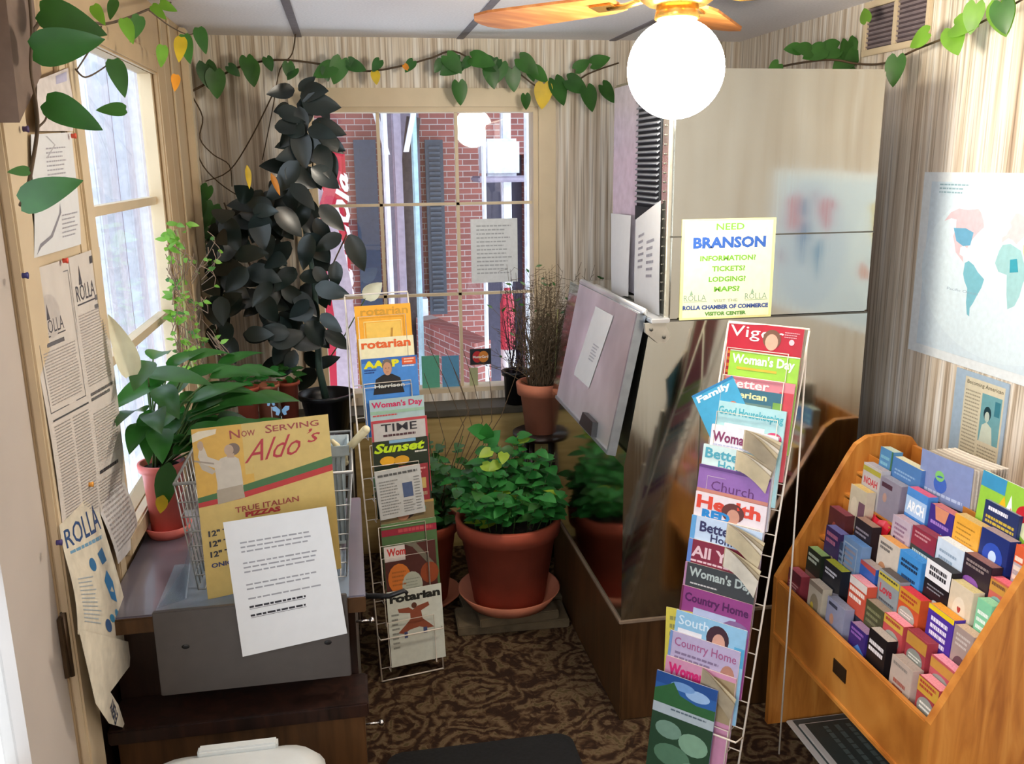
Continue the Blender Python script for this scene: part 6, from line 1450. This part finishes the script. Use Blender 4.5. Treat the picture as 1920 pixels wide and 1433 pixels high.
def butterfly(px, py, y, s_, lab):
    p = on(px, py, 'y', y); b = MB(); m = mat('blue_wing', '#7fa8cc', .35)
    for sx in (-1, 1):
        out = [V(0, 0, 0), V(sx * .5, -.1, .55), V(sx * .95, -.12, .5), V(sx * .9, -.1, .1), V(sx * .55, -.05, -.1), V(sx * .6, -.05, -.45), V(sx * .3, 0, -.55)]
        b.prism([p + o_ * s_ for o_ in out] if sx > 0 else [p + o_ * s_ for o_ in reversed(out)], (0, -.002, 0), m)
    b.tube([p + V(0, -.003, -.6 * s_), p + V(0, -.003, .5 * s_)], s_ * .08, M_dark, 8); b.tube([p + V(0, 0, -.5 * s_), V(p.x, p.y, .652)], .0015, M_gwire, 6)
    tag(b.build('butterfly_ornament'), lab, 'ornament', 'blue ornaments on the ledge')
butterfly(508, 755, 3.1, .022, 'smaller pale blue butterfly ornament on a wire stake')
butterfly(527, 770, 3.0, .030, 'larger pale blue butterfly ornament nearer the pizza sign')
for k, (px, py, c_, lab, dx) in enumerate(((430, 745, '#8a6c58', 'brown wrapped packet on the ledge behind the peace lily', .07), (478, 700, '#c8c4bc', 'white plant label tray tilted on the corner ledge', .09))):
    p = on(px, py, 'y', 3.3); b = MB(); b.box((p.x, 3.3, .651 + .03), (dx, .05, .06), mat('packet_%d' % k, c_, .6), Matrix.Rotation(R(8), 3, 'Z'), .006); tag(b.build('packet'), lab, 'packet')

# ------------------------------------------------------------------ things stuck on the back window
def stuck(name, px0, py0, px1, py1, label, cat, cmds, base, y=3.985):
    a = on(px0, py0, 'y', y); c = on(px1, py1, 'y', y); mb = MB(); W_, H_ = c.x - a.x, a.z - c.z
    mb.span((a.x, y, c.z), (c.x, y + .001, a.z), ink(base)); P = Page(mb, flat((a.x, y, c.z), (1, 0, 0), (0, 0, 1)), W_, H_); P.draw(cmds)
    tag(mb.build(name), label, cat)
stuck('window_notice', 882, 411, 971, 528, 'white typed notice taped to the upper right window panes', 'notice', [('l', .12, .1, .88, .9, 13, 'a3a8ac', .35)], '#d6dadc')
stuck('card_sticker', 881, 655, 921, 683, 'dark card sticker with overlapping red and orange circles on the window', 'sticker', [('e', .35, .5, .24, .36, '#c02c34'), ('e', .64, .5, .24, .36, '#d8883a'), ('t', 'MasterCard', .14, .42, .72, .16, '#e8e4e0', .03)], '#20242c')
stuck('window_leaflet', 790, 668, 825, 728, 'green square leaflet at the bottom of the window', 'leaflet', [], '#5ca890')
stuck('window_leaflet', 828, 668, 862, 728, 'blue square leaflet at the bottom of the window', 'leaflet', [], '#5c98c0')
stuck('window_leaflet', 880, 690, 897, 742, 'narrow pale yellow green slip at the bottom of the window', 'leaflet', [], '#a8ac84')

# white trumpet flower in front of the window
tf = thing('flower_stem', 'single pale white flower on a thin stem in front of the window', 'flower', on(640, 640, 'y', 3.7))
b = MB(); b.tube([dc * 0 + on(605, 690, 'y', 3.66), on(640, 640, 'y', 3.7), on(685, 560, 'y', 3.72)], .0025, M_gstem, 6); b.build('stem', tf)
b = MB(); b.leaf(on(682, 560, 'y', 3.72), V(.75, 0, .6), V(.2, -1, .2), .10, .07, G_pale, 0, .1, .4, n=7); b.build('petal', tf)
#@@OUT
def yspan(px0, py0, px1, py1, y, th, m, name=None, label=None, cat=None, mb=None, bev=0.0):
    a = on(px0, py0, 'y', y); c = on(px1, py1, 'y', y); own = mb is None
    mb = mb or MB(); mb.span((min(a.x, c.x), y, min(a.z, c.z)), (max(a.x, c.x), y + th, max(a.z, c.z)), m, bev)
    if own: o = mb.build(name); tag(o, label, cat); return o
M_post = mat('white_post_paint', '#dfe2ea', .5); M_lav = mat('lavender_grey_paint', '#9a92a4', .6); M_blueg = mat('shutter_paint', '#3c4654', .5)
br = thing('brick_house', 'red brick building with dark shutters outside the back window', 'building', (1.2, 7.0, -.12))
Xa = lambda px, y=7.0: on(px, 450, 'y', y).x
dtop = on(950, 290, 'y', 7.0).z
b = MB(); b.span((-1.6, 7.0, -.12), (Xa(905), 7.2, 3.4), M_brick); b.span((Xa(905), 7.0, dtop), (Xa(988), 7.2, 3.4), M_brick); b.span((Xa(988), 7.0, -.12), (3.6, 7.2, 3.4), M_brick); b.build('wall', br)
b = MB(); b.span((Xa(722), 6.96, -.12), (Xa(792), 7.0, 2.9), mat('recess_panel', '#6c6474', .7)); b.build('recess_panel', br)
b = MB(); a = on(797, 262, 'y', 6.9); c = on(840, 590, 'y', 6.9)
b.span((a.x, 6.93, c.z), (c.x, 6.97, a.z), M_blueg)
for k in range(34): z = c.z + .04 + k * (a.z - c.z - .06) / 34; b.box(((a.x + c.x) / 2, 6.925, z), (c.x - a.x - .05, .012, .022), M_blueg, Matrix.Rotation(R(30), 3, 'X'))
b.build('shutter', br)
b = MB(); a = on(662, 262, 'y', 6.9); c = on(716, 520, 'y', 6.9); b.span((a.x, 6.93, .4), (c.x, 6.97, a.z), mat('blue_door_paint', '#344054', .5)); b.build('door', br)
b = MB(); b.span((Xa(900), 7.2, -.1), (Xa(992), 7.25, dtop + .05), mat('doorway_dark', '#454254', .6)); b.build('doorway', br)
b = MB(); a = on(772, 560, 'y', 6.9); c = on(803, 610, 'y', 6.9)
b.span((a.x, 6.85, c.z + .05), (c.x, 7.0, a.z), M_post); b.span((a.x - .03, 6.82, c.z), (c.x + .02, 7.0, c.z + .05), M_post); b.build('sill', br)
# low brick ramp wall
a0, a1 = on(782, 600, 'y', 6.4), on(868, 640, 'y', 5.6)
b = MB(); b.prism([(a0.x, 6.5, -.12), (a1.x + .06, 5.5, -.12), (a1.x + .06, 5.5, a1.z), (a0.x, 6.5, a0.z)], (.12, .1, 0), M_brick); tag(b.build('brick_ramp_wall'), 'low sloping brick wall outside at the foot of the building', 'low wall')
def post(px0, px1, y, top, label, m=M_post):
    a = on(px0, 400, 'y', y); c = on(px1, 400, 'y', y); mb = MB(); w_ = c.x - a.x
    mb.span((a.x, y, -.12), (c.x, y + w_, top), m, .01); mb.span((a.x - .02, y - .02, -.12), (c.x + .02, y + w_ + .02, .02), m, .01)
    tag(mb.build('porch_post'), label, 'porch post', 'porch posts outside the back window')
post(722, 733, 5.4, 3.0, 'slim white porch post left of the window centre'); post(741, 758, 5.7, 3.0, 'lavender grey porch post just right of the slim white one', M_lav); post(776, 787, 6.2, 3.0, 'pale blue white post next to the louvred shutter', mat('icy_paint', '#a9cdd8', .5))
post(905, 913, 5.3, 3.0, 'slim white post behind the taped notice'); post(942, 960, 6.3, 3.0, 'bright white post in the doorway at right'); post(985, 998, 5.2, 3.0, 'white post at the right edge of the window')
mb = MB(); a, c = on(697, 205, 'y', 5.45), on(722, 290, 'y', 5.45); mb.prism([a, a + V(.03, 0, 0), c + V(.03, 0, 0), c], (0, .05, 0), M_post); a, c = on(772, 205, 'y', 5.45), on(757, 285, 'y', 5.45); mb.prism([c, c + V(.03, 0, 0), a + V(.03, 0, 0), a], (0, .05, 0), M_post); tag(mb.build('porch_brace'), 'slanting white braces at the top of the porch post', 'brace')
mb = MB(); q = [on(765, 700, 'y', 6.6), on(768, 560, 'y', 6.6), on(762, 420, 'y', 6.6), on(768, 300, 'y', 6.6), on(775, 220, 'y', 6.6)]
mb.tube(smooth(q), .07, mat('bark', '#3c3438', .9, vary=.3), 10, .05); tag(mb.build('tree_trunk'), 'dark leaning tree trunk between the porch posts', 'tree trunk')
mb = MB(); a, c = on(908, 260, 'y', 6.2), on(975, 330, 'y', 6.2); mb.span((a.x, 6.2, c.z), (c.x, 6.5, a.z), M_post, .02); mb.span((a.x - .05, 6.15, c.z - .04), (c.x + .1, 6.55, c.z), M_lav, .01); tag(mb.build('white_cabinet'), 'white box mounted high beside the outdoor doorway', 'box')
# red drinks machine
vm = thing('vending_machine', 'tall red drinks machine with white script lettering outside the window', 'vending machine', (-.1, 5.5, -.12))
a, c = on(560, 283, 'y', 5.3), on(668, 690, 'y', 5.3)
b = MB(); b.span((a.x - .25, 5.3, -.12), (c.x, 5.9, a.z), ink('#b02038'), .02); b.build('cabinet', vm)
b = MB(); zt, zb = on(630, 322, 'y', 5.298).z, on(630, 660, 'y', 5.298).z; P = Page(b, flat((on(664, 450, 'y', 5.298).x, 5.298, zb), (0, 0, 1), (-1, 0, 0)), zt - zb, .15)
P.text('Coca-Cola', 0, .1, 1, .8, '#e8dce0', .02, .45); b.build('lettering', vm)
# pale curved slide-like panel beside it
mb = MB(); q = [(574, 330), (590, 322), (612, 375), (642, 455), (660, 540), (668, 640), (668, 700), (626, 700), (628, 600), (612, 500), (588, 410)]
q = [on(x, y, 'y', 4.9) for x, y in reversed(q)]
for p in q:
    if p.z < on(640, 690, 'y', 4.9).z: p.z = -.12
mb.prism(q, (0, .08, 0), mat('pale_mauve_plastic', '#b8a8b8', .5)); P = Page(mb, flat(on(600, 460, 'y', 4.89), (.35, 0, 1), (-1, 0, .35)), .4, .06); P.rect(0, 0, 1, 1, '#c0485c')
tag(mb.build('leaning_panel'), 'pale mauve curved panel with a red stripe leaning outside the window', 'panel')
pr = MB(); p = on(952, 600, 'y', 5.8); ft = V(p.x, 5.8, -.12); hz = on(952, 540, 'y', 5.8).z + .12
pr.lathe([(.001, 0), (.05, 0), (.05, hz * .9), (.02, hz), (.001, hz)], ink('#c84050'), ft, 20); pr.lathe([(.0505, hz * .35), (.0505, hz * .6)], ink('#e4e0e4'), ft, 20)
tag(pr.build('red_bollard'), 'slim red and white bollard standing in the outdoor doorway', 'bollard')
b = MB(); b.span((-2, 4.2, 3.0), (3.4, 7.4, 3.1), mat('porch_ceiling', '#c8ccd4', .7)); tag(b.build('porch_roof'), 'pale porch roof over the outdoor walkway', 'roof')
# left side: porch columns and pale siding
for k, (pa, pb, lab) in enumerate(((178, 190, 'nearest white porch column outside the left window'), (203, 218, 'second white porch column outside the left window'), (238, 252, 'third white porch column outside the left window'), (268, 280, 'farthest white porch column outside the left window'))):
    ya, yb = on(pa, 300, 'x', -1.05).y, on(pb, 300, 'x', -1.05).y
    b = MB(); b.span((-1.10, ya, -.12), (-1.05, yb, 2.6), M_post, .008); b.span((-1.12, ya - .02, -.12), (-1.03, yb + .02, .03), M_post, .008); tag(b.build('porch_column'), lab, 'porch column', 'porch columns outside the left window')
b = MB(); b.span((-2.3, 2.2, -.12), (-2.2, 16, 3.0), mat('neighbour_siding', '#75758a', .6)); tag(b.build('neighbour_wall'), 'pale lavender siding wall outside the left window', 'building')
